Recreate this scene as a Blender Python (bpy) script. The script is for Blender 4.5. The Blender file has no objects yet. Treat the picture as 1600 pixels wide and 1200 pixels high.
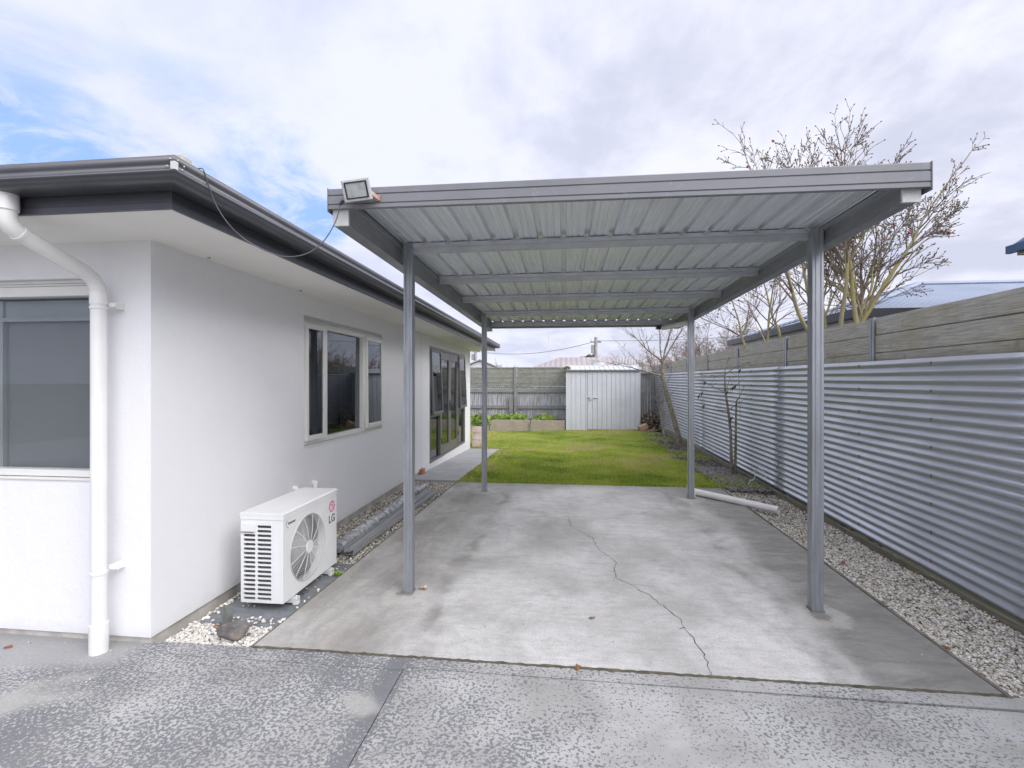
import bpy, bmesh, math, random
import numpy as np
from mathutils import Vector, Matrix
random.seed(7)
R = math.radians
C = bpy.context.scene.collection
sc = bpy.context.scene

# ------------------------------------------------------------------ camera
cam = bpy.data.cameras.new('camera'); co = bpy.data.objects.new('camera', cam); C.objects.link(co)
cam.sensor_width = 36; cam.lens = 740 / 1600 * 36; cam.shift_y = -3 / 1600
cam.clip_start = .05; cam.clip_end = 3000
co.location = (0, 0, 1.6); co.rotation_euler = (R(90), 0, math.atan(82 / 740))
sc.camera = co
# ------------------------------------------------------------------ light
SUN_EL, SUN_AZ = 38, 124            # azimuth of the sun, clockwise from +Y
sd = Vector((math.sin(R(SUN_AZ)) * math.cos(R(SUN_EL)), math.cos(R(SUN_AZ)) * math.cos(R(SUN_EL)), math.sin(R(SUN_EL))))
sl = bpy.data.lights.new('sun', 'SUN'); sl.energy = .6; sl.angle = R(28); sl.color = (1, .965, .92)
so = bpy.data.objects.new('sun', sl); C.objects.link(so); so.rotation_euler = sd.to_track_quat('Z', 'Y').to_euler()
sc.view_settings.view_transform = 'Standard'; sc.view_settings.look = 'None'
sc.view_settings.gamma = 1; sc.view_settings.exposure = 0.98

# ------------------------------------------------------------------ node helpers
class N:
    """tiny wrapper for building node trees"""
    def __init__(s, nt): s.nt = nt; s.n = nt.nodes; s.l = nt.links
    def new(s, t, **kw):
        n = s.n.new(t)
        for k, v in kw.items():
            if k.startswith('i_'): s.set(n.inputs[k[2:].replace('_', ' ')], v)
            else: setattr(n, k, v)
        return n
    def set(s, sock, v):
        if hasattr(v, 'links') or isinstance(v, bpy.types.NodeSocket): s.l.new(v, sock)
        else:
            if isinstance(v, (tuple, list)) and len(v) == 3 and sock.type == 'RGBA': v = (*v, 1)
            sock.default_value = v
    def math(s, op, a, b=0., c=0., clamp=False):
        n = s.n.new('ShaderNodeMath'); n.operation = op; n.use_clamp = clamp
        s.set(n.inputs[0], a); s.set(n.inputs[1], b); s.set(n.inputs[2], c); return n.outputs[0]
    def vmath(s, op, a, b=(0, 0, 0)):
        n = s.n.new('ShaderNodeVectorMath'); n.operation = op
        s.set(n.inputs[0], a); s.set(n.inputs[1], b)
        return n.outputs['Value'] if op in ('LENGTH', 'DISTANCE', 'DOT_PRODUCT') else n.outputs[0]
    def mix(s, f, a, b, blend='MIX'):
        n = s.n.new('ShaderNodeMix'); n.data_type = 'RGBA'; n.blend_type = blend
        s.set(n.inputs[0], f); s.set(n.inputs[6], a); s.set(n.inputs[7], b); return n.outputs[2]
    def noise(s, vec, scale, detail=4, rough=.55, dist=0., out=0):
        n = s.n.new('ShaderNodeTexNoise'); s.l.new(vec, n.inputs['Vector'])
        n.inputs['Scale'].default_value = scale; n.inputs['Detail'].default_value = detail
        n.inputs['Roughness'].default_value = rough; n.inputs['Distortion'].default_value = dist
        return n.outputs[out]
    def ramp(s, f, lo, hi, a=0., b=1.):
        n = s.n.new('ShaderNodeMapRange'); n.clamp = True
        s.set(n.inputs[0], f); n.inputs[1].default_value = lo; n.inputs[2].default_value = hi
        n.inputs[3].default_value = a; n.inputs[4].default_value = b; n.interpolation_type = 'SMOOTHSTEP'
        return n.outputs[0]
    def scale(s, vec, sx, sy, sz):
        return s.vmath('MULTIPLY', vec, (sx, sy, sz))
    def obj(s):
        return s.n.new('ShaderNodeTexCoord').outputs['Object']
    def sep(s, v):
        n = s.n.new('ShaderNodeSeparateXYZ'); s.l.new(v, n.inputs[0]); return n.outputs
    def bump(s, h, strength=.3, dist=.01, nrm=None):
        n = s.n.new('ShaderNodeBump'); s.l.new(h, n.inputs['Height'])
        n.inputs['Strength'].default_value = strength; n.inputs['Distance'].default_value = dist
        if nrm is not None: s.l.new(nrm, n.inputs['Normal'])
        return n.outputs[0]

# ------------------------------------------------------------------ world
w = bpy.data.worlds.new('World'); sc.world = w; w.use_nodes = True
w.node_tree.nodes.clear(); q = N(w.node_tree)
sky = q.new('ShaderNodeTexSky'); sky.sky_type = 'NISHITA'; sky.sun_disc = False
sky.sun_elevation = R(SUN_EL); sky.sun_rotation = R(SUN_AZ); sky.air_density = 1.0; sky.dust_density = .3; sky.ozone_density = 2.
d = q.new('ShaderNodeTexCoord').outputs['Generated']
dn = q.vmath('NORMALIZE', d); sx_, sy_, sz_ = q.sep(dn)
zz = q.math('ADD', q.math('MAXIMUM', sz_, 0.), .22)
comb = q.new('ShaderNodeCombineXYZ'); q.set(comb.inputs[0], q.math('DIVIDE', sx_, zz)); q.set(comb.inputs[1], q.math('DIVIDE', sy_, zz)); comb.inputs[2].default_value = 3.7
pl = comb.outputs[0]
n1 = q.noise(pl, 2.1, 9, .6, .35)
n2 = q.noise(q.scale(pl, 1.3, 1., 1), 1.0, 7, .58, .5)
n3 = q.noise(pl, 3.4, 8, .6, .3)
def blob(dirv, r0, r1): return q.ramp(q.vmath('DISTANCE', dn, dirv), r0, r1, 1, 0)
b1 = blob((-.535, .79, .285), .02, .26); b2 = blob((-.75, .575, .325), .02, .26)
b3 = blob((-.62, .68, .39), .0, .22)
bias = q.math('MAXIMUM', b1, b2)
bias = q.math('MAXIMUM', bias, q.math('MULTIPLY', b3, .5))
clear = q.math('ADD', q.math('MULTIPLY', n1, .8), q.math('MULTIPLY', n3, .3))
clear = q.math('ADD', clear, q.math('MULTIPLY', bias, .24))
clear = q.ramp(clear, .60, .82)
clear = q.math('MULTIPLY', clear, q.ramp(q.noise(pl, 4.5, 7, .62, .6), .36, .56, .35, 1.))
clear = q.math('MULTIPLY', clear, q.ramp(sz_, .36, .50, 1, .35))
clear = q.math('MULTIPLY', clear, q.ramp(bias, 0., .3, .25, .90))
# cloud body brightness: bright rims, greyer undersides to the right and low over the horizon
br = q.math('ADD', q.math('MULTIPLY', n2, .65), q.math('MULTIPLY', n3, .35))
br = q.math('SUBTRACT', br, q.math('MULTIPLY', q.ramp(sx_, -.1, .8), .055))
br = q.math('SUBTRACT', br, q.math('MULTIPLY', blob((.10, .98, .08), .05, .30), .055))
cb = q.ramp(br, .38, .56)
cloud = q.mix(cb, (3.9, 4.05, 4.95), (5.3, 5.4, 6.15))
cloud = q.mix(q.ramp(sx_, -.6, .3, .45, 0.), cloud, (4.75, 5.1, 6.6))
blue = q.mix(.8, sky.outputs[0], (1.9, 3.3, 7.6))
cc = q.mix(clear, cloud, blue)
glow = q.ramp(q.vmath('DISTANCE', dn, tuple(sd)), .25, 1.2, 4.3, 1.)     # clouds near the veiled sun, behind the camera, are brighter
gs = q.new('ShaderNodeVectorMath'); gs.operation = 'SCALE'; gs.inputs[0].default_value = (1.04, 1., .90); q.set(gs.inputs['Scale'], q.math('SUBTRACT', glow, 1.))
cloud = q.vmath('MULTIPLY', cloud, q.vmath('ADD', gs.outputs[0], (1, 1, 1)))
cc = q.mix(clear, cloud, blue)
below = q.ramp(sz_, -.02, 0., 1., 0.)
cc = q.mix(below, cc, (1.8, 1.8, 1.7))
bg = q.new('ShaderNodeBackground'); q.set(bg.inputs[0], cc); bg.inputs[1].default_value = .09
wo = q.new('ShaderNodeOutputWorld'); q.l.new(bg.outputs[0], wo.inputs[0])

# ------------------------------------------------------------------ materials
def mat(name, col, rough=.6, metal=0., var=0., vscale=3., bump=0., bscale=60., col2=None, spec=.5, dirt=None, fn=None, stretch=(1, 1, 1)):
    m = bpy.data.materials.new(name); m.use_nodes = True
    nt = N(m.node_tree); bs = nt.n['Principled BSDF']
    bs.inputs['Roughness'].default_value = rough; bs.inputs['Metallic'].default_value = metal
    bs.inputs['Specular IOR Level'].default_value = spec
    c = (*col, 1); bs.inputs['Base Color'].default_value = c
    if fn: fn(nt, bs); return m
    if var or col2 or bump:
        v = nt.scale(nt.obj(), *stretch)
    if var or col2:
        f = nt.noise(v, vscale, 5, .6)
        f = nt.ramp(f, .3, .7)
        c2 = col2 if col2 else tuple(max(0, x * (1 - var)) for x in col)
        out = nt.mix(f, c2, col)
        if dirt:
            g = nt.ramp(nt.noise(v, vscale * 4.3, 6, .65), dirt[1], dirt[1] + .12)
            out = nt.mix(nt.math('MULTIPLY', g, dirt[2]), out, dirt[0])
        nt.l.new(out, bs.inputs['Base Color'])
    if bump:
        nt.l.new(nt.bump(nt.noise(v, bscale, 4, .6), bump, .004), bs.inputs['Normal'])
    return m

def m_slab(nt, bs):
    o = nt.obj(); x, y, z = nt.sep(o)
    wob = nt.noise(nt.scale(o, 1, .5, 1), 1.3, 5, .6)
    xr = nt.math('ADD', x, nt.math('MULTIPLY', nt.math('SUBTRACT', wob, .5), .8))
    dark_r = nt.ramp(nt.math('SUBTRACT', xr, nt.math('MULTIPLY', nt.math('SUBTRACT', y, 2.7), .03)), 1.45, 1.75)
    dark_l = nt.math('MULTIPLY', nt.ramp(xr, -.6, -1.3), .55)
    big = nt.noise(o, 1.1, 6, .62, .4)
    base = nt.mix(nt.ramp(big, .3, .68), (.47, .46, .435), (.75, .74, .715))
    # long trowel streaks
    st = nt.noise(nt.scale(o, .9, 14, 1), 2.2, 5, .7)
    base = nt.mix(nt.math('MULTIPLY', nt.ramp(st, .45, .75), .35), base, (.36, .35, .335))
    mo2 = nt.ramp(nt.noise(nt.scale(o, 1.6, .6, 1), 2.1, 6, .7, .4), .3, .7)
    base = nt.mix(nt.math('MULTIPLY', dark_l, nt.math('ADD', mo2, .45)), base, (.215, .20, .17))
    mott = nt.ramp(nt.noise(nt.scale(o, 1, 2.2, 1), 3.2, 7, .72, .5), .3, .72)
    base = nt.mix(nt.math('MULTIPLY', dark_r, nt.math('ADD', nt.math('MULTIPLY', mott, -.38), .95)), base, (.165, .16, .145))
    # brown line of washed dirt beside the right dark area and left under the beam
    ln = nt.math('MULTIPLY', nt.ramp(nt.math('ABSOLUTE', nt.math('SUBTRACT', xr, 1.5)), 0., .11, 1, 0), nt.ramp(nt.noise(o, 2.6, 7, .7), .36, .7))
    base = nt.mix(nt.math('MULTIPLY', ln, .7), base, (.12, .11, .085))
    ln2 = nt.math('MULTIPLY', nt.ramp(nt.math('ABSOLUTE', nt.math('ADD', xr, .86)), 0., .12, 1, 0), nt.ramp(nt.noise(o, 2.1, 7, .7), .36, .7))
    base = nt.mix(nt.math('MULTIPLY', ln2, .7), base, (.15, .13, .11))
    # back edge damp
    be = nt.math('MULTIPLY', nt.ramp(nt.math('ADD', y, nt.math('MULTIPLY', wob, .5)), 7.2, 7.7), .6)
    base = nt.mix(be, base, (.2, .19, .155))
    # oil / tyre smudges
    sm = nt.ramp(nt.noise(nt.scale(o, 1.7, .8, 1), 1.6, 8, .74, .5), .50, .78)
    base = nt.mix(nt.math('MULTIPLY', sm, .45), base, (.21, .205, .20))
    md = nt.ramp(nt.noise(nt.scale(o, 1, 1.7, 1), 7, 9, .8, .3), .42, .66)
    base = nt.mix(nt.math('MULTIPLY', md, .32), base, (.25, .24, .215))
    # paler cement patches round the post feet
    for (pxx, pyy) in ((-1.18, 3.46), (1.75, 3.46), (-1.17, 6.86), (1.74, 6.74)):
        ds = nt.vmath('DISTANCE', o, (pxx, pyy, 0)); ds = nt.math('ADD', ds, nt.math('MULTIPLY', nt.math('SUBTRACT', nt.noise(o, 9, 5, .7), .5), .30))
        ring = nt.math('MULTIPLY', nt.ramp(ds, .03, .09), nt.ramp(ds, .22, .14))
        base = nt.mix(nt.math('MULTIPLY', ring, .38), base, (.66, .64, .59))
        base = nt.mix(nt.math('MULTIPLY', nt.ramp(ds, .07, .02), .5), base, (.17, .14, .11))
    fine = nt.noise(o, 90, 4, .7)
    base = nt.mix(nt.math('MULTIPLY', nt.ramp(fine, .40, .75), .42), base, (.20, .19, .175))
    gr2 = nt.ramp(nt.noise(nt.scale(o, 1, 1.6, 1), 38, 6, .8), .52, .68)
    base = nt.mix(nt.math('MULTIPLY', gr2, .32), base, (.20, .19, .17))
    # trowel scratches and small chips
    scr = nt.ramp(nt.noise(nt.scale(o, .35, 9, 1), 9, 8, .8, .8), .64, .69)
    base = nt.mix(nt.math('MULTIPLY', scr, .45), base, (.17, .165, .15))
    br_ = nt.ramp(nt.noise(o, 1.15, 6, .7, .6), .54, .72)
    base = nt.mix(nt.math('MULTIPLY', br_, .22), base, (.36, .31, .23))
    pits = nt.noise(o, 22, 2, .5)
    base = nt.mix(nt.ramp(pits, .73, .78, 0, .7), base, (.10, .095, .09))
    wh = nt.ramp(nt.noise(o, 13, 6, .75, .5), .66, .72)
    base = nt.mix(nt.math('MULTIPLY', wh, .35), base, (.74, .74, .73))
    nt.l.new(base, bs.inputs['Base Color'])
    nt.set(bs.inputs['Roughness'], nt.ramp(big, .3, .7, .62, .42))
    nt.l.new(nt.bump(nt.math('ADD', fine, nt.math('MULTIPLY', st, .8)), .4, .005), bs.inputs['Normal'])

def m_drive(nt, bs):
    o = nt.obj(); x, y, z = nt.sep(o)
    wv = nt.noise(o, 9, 3, .6, 0, 1)
    ov = nt.vmath('ADD', o, nt.vmath('MULTIPLY', nt.vmath('SUBTRACT', wv, (.5, .5, .5)), (.035, .035, 0)))
    bl = nt.noise(nt.scale(ov, 1.0, 1.1, 1), 60, 3.5, .62, .3)
    den = nt.noise(o, .95, 4, .6, .3)                          # how much of the dark coat is left
    den2 = nt.noise(o, 3.4, 3, .6)
    left = nt.ramp(x, .6, -1.6, -.01, .075)
    edge = nt.math('MULTIPLY', nt.ramp(nt.math('ABSOLUTE', nt.math('ADD', x, .93)), .0, .10, 1, 0), .12)
    th = nt.math('ADD', nt.math('MULTIPLY', nt.math('SUBTRACT', den, .5), .42), nt.math('MULTIPLY', nt.math('SUBTRACT', den2, .5), .16))
    th = nt.math('ADD', nt.math('ADD', th, left), edge)
    v = nt.math('ADD', bl, th)
    m = nt.ramp(v, .53, .585)
    light = nt.mix(nt.ramp(nt.noise(o, 2.3, 5, .6), .35, .65), (.35, .345, .325), (.48, .478, .465))
    dark = nt.mix(nt.noise(o, 5, 3), (.11, .114, .126), (.19, .195, .205))
    c = nt.mix(nt.math('MULTIPLY', m, .93), light, dark)
    # worn bare patches, no dark coat
    pa = nt.ramp(nt.noise(o, 1.6, 4, .5, .2), .60, .68)
    c = nt.mix(nt.math('MULTIPLY', pa, .8), c, (.40, .395, .365))
    # bare cement strip along the house wall
    ws = nt.math('MULTIPLY', nt.ramp(nt.math('ADD', y, nt.math('MULTIPLY', x, -.19)), 2.83, 2.98), nt.ramp(x, -2.45, -2.62))
    c = nt.mix(nt.math('MULTIPLY', ws, .85), c, (.34, .34, .335))
    grit = nt.ramp(nt.noise(o, 210, 2, .6), .62, .72)
    c = nt.mix(nt.math('MULTIPLY', grit, .5), c, (.12, .12, .125))
    st2 = nt.ramp(nt.noise(nt.scale(o, .5, 2.4, 1), 2.6, 8, .75, .5), .52, .72)
    c = nt.mix(nt.math('MULTIPLY', st2, .28), c, (.22, .205, .17))
    wh = nt.ramp(nt.noise(o, 7.5, 7, .8, .8), .69, .735)
    c = nt.mix(nt.math('MULTIPLY', wh, .7), c, (.68, .69, .72))
    fine = nt.noise(o, 160, 3, .7)
    c = nt.mix(nt.math('MULTIPLY', nt.ramp(fine, .4, .75), .3), c, (.25, .25, .25))
    br = nt.ramp(nt.noise(o, 1.9, 5, .65), .58, .75)
    c = nt.mix(nt.math('MULTIPLY', br, .3), c, (.27, .25, .21))
    nt.l.new(c, bs.inputs['Base Color'])
    h = nt.math('ADD', nt.math('MULTIPLY', m, -.6), nt.math('MULTIPLY', fine, .3))
    nt.l.new(nt.bump(h, .35, .004), bs.inputs['Normal'])

def m_galv(base, rough=.42, metal=.75, axis=(1, 1, 1), var=.22):
    def f(nt, bs):
        o = nt.obj()
        a = nt.noise(nt.scale(o, *axis), 6, 5, .65); b = nt.noise(o, 2.2, 4, .6); sp = nt.noise(o, 70, 2, .5)
        c0 = tuple(x * (1 - var) for x in base); c1 = tuple(min(1, x * (1 + var)) for x in base)
        c = nt.mix(nt.ramp(a, .3, .7), c0, c1)
        c = nt.mix(nt.math('MULTIPLY', nt.ramp(b, .5, .75), .35), c, c0)
        c = nt.mix(nt.math('MULTIPLY', nt.ramp(sp, .45, .7), .18), c, c0)
        nt.l.new(c, bs.inputs['Base Color'])
        nt.set(bs.inputs['Roughness'], nt.ramp(a, .3, .7, rough + .1, rough - .06))
    return f

def m_wall(nt, bs):
    o = nt.obj()
    s = nt.noise(nt.scale(o, 5, 5, .35), 1.2, 5, .6)
    c = nt.mix(nt.math('MULTIPLY', nt.ramp(s, .5, .8), .5), (.80, .795, .80), (.74, .74, .745))
    x, y, z = nt.sep(o)
    sp = nt.math('MULTIPLY', nt.ramp(nt.math('ADD', z, nt.math('MULTIPLY', nt.noise(o, 7, 5, .7), .16)), .22, .06), .45)
    c = nt.mix(sp, c, (.56, .55, .52))
    pt_ = nt.ramp(nt.noise(o, 1.4, 7, .7, .5), .52, .75)
    c = nt.mix(nt.math('MULTIPLY', pt_, .30), c, (.66, .655, .64))
    sc_ = nt.ramp(nt.noise(nt.scale(o, 2.2, 2.2, .5), 9, 6, .8, .6), .66, .74)
    c = nt.mix(nt.math('MULTIPLY', sc_, .25), c, (.58, .57, .55))
    nt.l.new(c, bs.inputs['Base Color'])
    g = nt.math('ADD', nt.noise(o, 110, 5, .75), nt.math('MULTIPLY', nt.noise(o, 12, 4, .65), 1.6))
    nt.l.new(nt.bump(g, .5, .004), bs.inputs['Normal'])

def m_timber(c_hi, c_lo, moss, axis, mossamt=.5):
    def f(nt, bs):
        o = nt.obj()
        gr = nt.noise(nt.scale(o, *axis), 11, 7, .72, .6)
        c = nt.mix(nt.ramp(gr, .28, .72), c_lo, c_hi)
        mo = nt.ramp(nt.noise(o, 1.9, 5, .7), .46, .66)
        c = nt.mix(nt.math('MULTIPLY', mo, mossamt), c, moss)
        dk = nt.ramp(nt.noise(o, 4.5, 6, .75), .56, .74)
        c = nt.mix(nt.math('MULTIPLY', dk, .5), c, tuple(.55 * x for x in c_lo))
        nt.l.new(c, bs.inputs['Base Color'])
        nt.l.new(nt.bump(gr, .6, .006), bs.inputs['Normal'])
    return f

def m_tint(cols, rough=.8):
    """colour picked per piece from the mesh attribute 'tint'"""
    def f(nt, bs):
        a = nt.new('ShaderNodeAttribute'); a.attribute_name = 'tint'
        r = nt.new('ShaderNodeValToRGB'); e = r.color_ramp.elements
        while len(e) < len(cols): e.new(.5)
        for i, (p, c) in enumerate(cols): e[i].position = p; e[i].color = (*c, 1)
        nt.l.new(a.outputs['Fac'], r.inputs[0]); nt.l.new(r.outputs[0], bs.inputs['Base Color'])
        bs.inputs['Roughness'].default_value = rough
    return f

def m_lawn(nt, bs):
    o = nt.obj()
    a = nt.noise(nt.scale(o, 1, 1.3, 1), 1.1, 6, .68, .4); b = nt.noise(o, 26, 4, .7)
    c = nt.mix(nt.ramp(a, .35, .6), (.34, .30, .11), (.16, .21, .03))
    c = nt.mix(nt.math('MULTIPLY', nt.ramp(b, .4, .65), .6), c, (.035, .05, .012))
    x, y, z = nt.sep(o)
    nt.l.new(c, bs.inputs['Base Color']); nt.l.new(nt.bump(b, 1, .03), bs.inputs['Normal'])

def m_roofwave(base, axis, pitch=.076, rough=.4):
    def f(nt, bs):
        o = nt.obj(); s = nt.sep(o)[axis]
        h = nt.math('SINE', nt.math('MULTIPLY', s, 2 * math.pi / pitch))
        c = nt.mix(nt.ramp(nt.noise(o, 1.2, 5, .6), .3, .7), tuple(.82 * x for x in base), base)
        nt.l.new(c, bs.inputs['Base Color'])
        nt.l.new(nt.bump(h, .8, .018), bs.inputs['Normal'])
    return f

M = {}
def mk(n, *a, **k): M[n] = mat(n, *a, **k)
mk('screw', (.10, .10, .105), .5, col2=(.20, .15, .12), vscale=9)
mk('slab', (.5, .5, .5), fn=m_slab); mk('driveway', (.5, .5, .5), .75, fn=m_drive)
mk('crack', (.035, .032, .028), .95); mk('joint', (.06, .055, .04), .95, col2=(.16, .14, .09), vscale=12)
mk('pad', (.22, .235, .25), .8, var=.35, vscale=9, bump=.3)
mk('path', (.36, .365, .37), .8, var=.2, vscale=3, bump=.2)
mk('soil', (.075, .06, .045), .95, col2=(.03, .025, .02), vscale=7, bump=1, bscale=40, dirt=((.10, .12, .03), .55, .5))
mk('gravel_bed', (.16, .15, .13), .95, col2=(.07, .065, .06), vscale=30)
mk('far_ground', (.12, .13, .07), .95, var=.5, vscale=.4)
mk('lawn', (.1, .15, .03), .9, fn=m_lawn)
mk('grass', (.1, .15, .03), .7, fn=m_tint([(0, (.07, .11, .014)), (.30, (.24, .34, .035)), (.55, (.40, .50, .065)), (.74, (.52, .49, .12)), (1, (.52, .42, .2))]))
mk('gravel', (.6, .6, .55), .8, fn=m_tint([(0, (.09, .085, .08)), (.22, (.24, .225, .21)), (.45, (.46, .41, .32)), (.7, (.60, .57, .50)), (1, (.80, .78, .74))]))
mk('wall', (.8, .8, .8), .85, fn=m_wall)
mk('plinth', (.60, .57, .51), .9, var=.35, vscale=6, bump=.4)
mk('soffit', (.85, .83, .775), .75, var=.05, vscale=2)
mk('gutter', (.078, .08, .09), .33, var=.14, vscale=5, dirt=((.2, .2, .2), .66, .3))
mk('fascia_dark', (.055, .056, .066), .33, var=.1, vscale=5)
mk('roof_dark', (.09, .09, .10), .5, var=.1)
mk('cream', (.76, .75, .70), .35, var=.06, vscale=4)
mk('white_frame', (.74, .735, .70), .32, var=.04, vscale=5)
mk('pvc', (.80, .79, .76), .32, var=.06, vscale=4, dirt=((.5, .48, .42), .62, .25))
mk('door_grey', (.17, .165, .155), .38, metal=.2, var=.1)
mk('rubber', (.02, .02, .02), .6); mk('black_plastic', (.03, .03, .032), .4)
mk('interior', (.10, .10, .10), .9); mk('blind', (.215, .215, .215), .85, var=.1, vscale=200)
mk('blind_box', (.33, .335, .33), .6, var=.1); mk('curtain', (.30, .32, .35), .9)
mk('galv_post', (.4, .4, .4), .4, .7, fn=m_galv((.36, .375, .395), .42, .55, (5, 5, .5), .16))
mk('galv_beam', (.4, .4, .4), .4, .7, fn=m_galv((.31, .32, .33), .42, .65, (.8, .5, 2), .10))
mk('galv_purlin', (.4, .4, .4), .4, .7, fn=m_galv((.56, .57, .58), .45, .45, (.8, .5, 2), .09)); mk('galv_sheet', (.6, .6, .6), .4, .7, fn=m_galv((.80, .83, .86), .48, .30, (9, .3, 1), .10))
mk('iron', (.5, .5, .5), .4, .7, fn=m_galv((.52, .54, .575), .34, .62, (.5, .2, .6), .05))
mk('fascia_grey', (.20, .202, .213), .38, var=.12, vscale=4, dirt=((.32, .32, .34), .6, .4))
mk('cap_white', (.62, .62, .60), .45, var=.15, vscale=9)
mk('timber_wall', (.3, .3, .25), .9, fn=m_timber((.56, .54, .475), (.27, .255, .215), (.32, .30, .15), (3, .4, 9), .4))
mk('timber_back', (.3, .3, .25), .9, fn=m_timber((.40, .40, .36), (.16, .16, .135), (.20, .23, .12), (.8, 1, 7), .4))
mk('timber_dark', (.2, .2, .2), .9, fn=m_timber((.36, .36, .35), (.13, .13, .125), (.12, .12, .08), (6, 6, .5), .3))
mk('timber_bed', (.4, .35, .27), .9, fn=m_timber((.46, .40, .31), (.29, .25, .20), (.24, .21, .15), (.6, 2, 5), .4))
mk('plinth_board', (.2, .2, .15), .95, fn=m_timber((.25, .24, .19), (.13, .12, .095), (.13, .13, .06), (3, .5, 6), .7))
mk('shed', (.62, .635, .66), .48, metal=.1, var=.10, vscale=1.6, dirt=((.45, .40, .33), .64, .35))
mk('shed_gap', (.16, .165, .175), .6)
mk('iron_back', (.3, .3, .3), .6, fn=m_galv((.36, .365, .37), .6, .2, (6, 6, .4), .5))
mk('ac', (.76, .765, .75), .38, var=.05, vscale=5, dirt=((.60, .55, .45), .68, .3))
mk('ac_dark', (.045, .045, .05), .6); mk('fan_plastic', (.10, .10, .105), .5); mk('ac_fin', (.26, .265, .27), .5, metal=.4)
mk('ac_ring', (.56, .52, .48), .5, var=.25, vscale=12); mk('logo_red', (.55, .12, .20), .5); mk('logo_grey', (.13, .13, .14), .5)
mk('rock', (.22, .20, .175), .7, col2=(.07, .07, .075), vscale=9, bump=.8, bscale=25, dirt=((.36, .23, .12), .55, .6))
mk('rock_grey', (.24, .25, .23), .7, var=.4, vscale=8, bump=.8, bscale=25)
mk('wrap', (.16, .165, .17), .2, col2=(.48, .49, .50), vscale=16, bump=1, bscale=22, spec=.7)
mk('leaf_brown', (.30, .12, .045), .7, var=.4, vscale=60); mk('petal', (.30, .03, .09), .5)
mk('rust', (.26, .13, .07), .8, col2=(.55, .5, .46), vscale=45)
mk('orange', (.42, .20, .12), .7, col2=(.5, .45, .42), vscale=30)
mk('lamp_body', (.55, .55, .54), .45, var=.15, vscale=15); mk('lamp_lens', (.42, .45, .44), .25, var=.25, vscale=25)
mk('cable', (.09, .09, .10), .5)
mk('green', (.17, .27, .04), .55, col2=(.30, .42, .07), vscale=6)
mk('dark_green', (.05, .06, .02), .7, col2=(.10, .10, .03), vscale=5)
mk('bark_lichen', (.3, .27, .2), .9, col2=(.13, .11, .085), vscale=11, bump=.8, bscale=40, dirt=((.42, .42, .30), .55, .7))
mk('bark_yellow', (.36, .31, .11), .85, col2=(.26, .23, .16), vscale=5, bump=.5, dirt=((.42, .37, .28), .55, .5))
mk('twig', (.13, .10, .08), .85, col2=(.28, .23, .18), vscale=5)
mk('twig_pink', (.30, .235, .21), .85, col2=(.20, .165, .14), vscale=3)
mk('bud', (.22, .17, .09), .7, var=.4, vscale=20); mk('bud_dark', (.07, .055, .05), .7)
mk('magenta', (.30, .03, .09), .55)
mk('neighbour_roof_w', (.25, .31, .42), .45, fn=m_roofwave((.30, .36, .47), 0)); mk('neighbour_roof_s', (.25, .31, .42), .45, fn=m_roofwave((.30, .36, .47), 1))
mk('neighbour_wall', (.45, .45, .44), .85, var=.1); mk('neighbour_gutter', (.05, .055, .065), .4)
mk('blue_fascia', (.08, .15, .26), .4); mk('beige', (.50, .46, .38), .8)
mk('pink_roof', (.44, .38, .37), .6, fn=m_roofwave((.36, .32, .32), 0, .3)); mk('white_paint', (.72, .72, .72), .6, var=.08)
mk('pole', (.36, .35, .33), .9, var=.3, vscale=3); mk('log', (.24, .17, .11), .9, col2=(.10, .08, .06), vscale=8); mk('cut_wood', (.50, .34, .19), .85, var=.2)
mk('terracotta', (.42, .20, .10), .85, var=.3, vscale=20); mk('planter', (.62, .40, .30), .8, col2=(.72, .66, .60), vscale=5)
mk('bed_timber', (.20, .19, .16), .9, var=.4, vscale=10)
def glass(nt, bs):
    fr = nt.new('ShaderNodeFresnel'); fr.inputs[0].default_value = 2.1
    g = nt.new('ShaderNodeBsdfGlossy'); g.inputs['Roughness'].default_value = .012; g.inputs[0].default_value = (.92, .96, 1, 1)
    t = nt.new('ShaderNodeBsdfTransparent'); t.inputs[0].default_value = (.42, .46, .47, 1)
    mx = nt.new('ShaderNodeMixShader'); ge = nt.new('ShaderNodeNewGeometry'); nt.set(mx.inputs[0], nt.math('MULTIPLY', fr.outputs[0], nt.math('SUBTRACT', 1., ge.outputs['Backfacing']))); nt.l.new(t.outputs[0], mx.inputs[1]); nt.l.new(g.outputs[0], mx.inputs[2])
    nt.l.new(mx.outputs[0], nt.n['Material Output'].inputs[0])
mk('glass', (.1, .1, .1), fn=glass)
mk('glass_clear', (.1, .1, .1), fn=glass)
for n_ in M['glass_clear'].node_tree.nodes:
    if n_.type == 'FRESNEL': n_.inputs[0].default_value = 1.45
    if n_.type == 'BSDF_TRANSPARENT': n_.inputs[0].default_value = (.90, .92, .93, 1)

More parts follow.
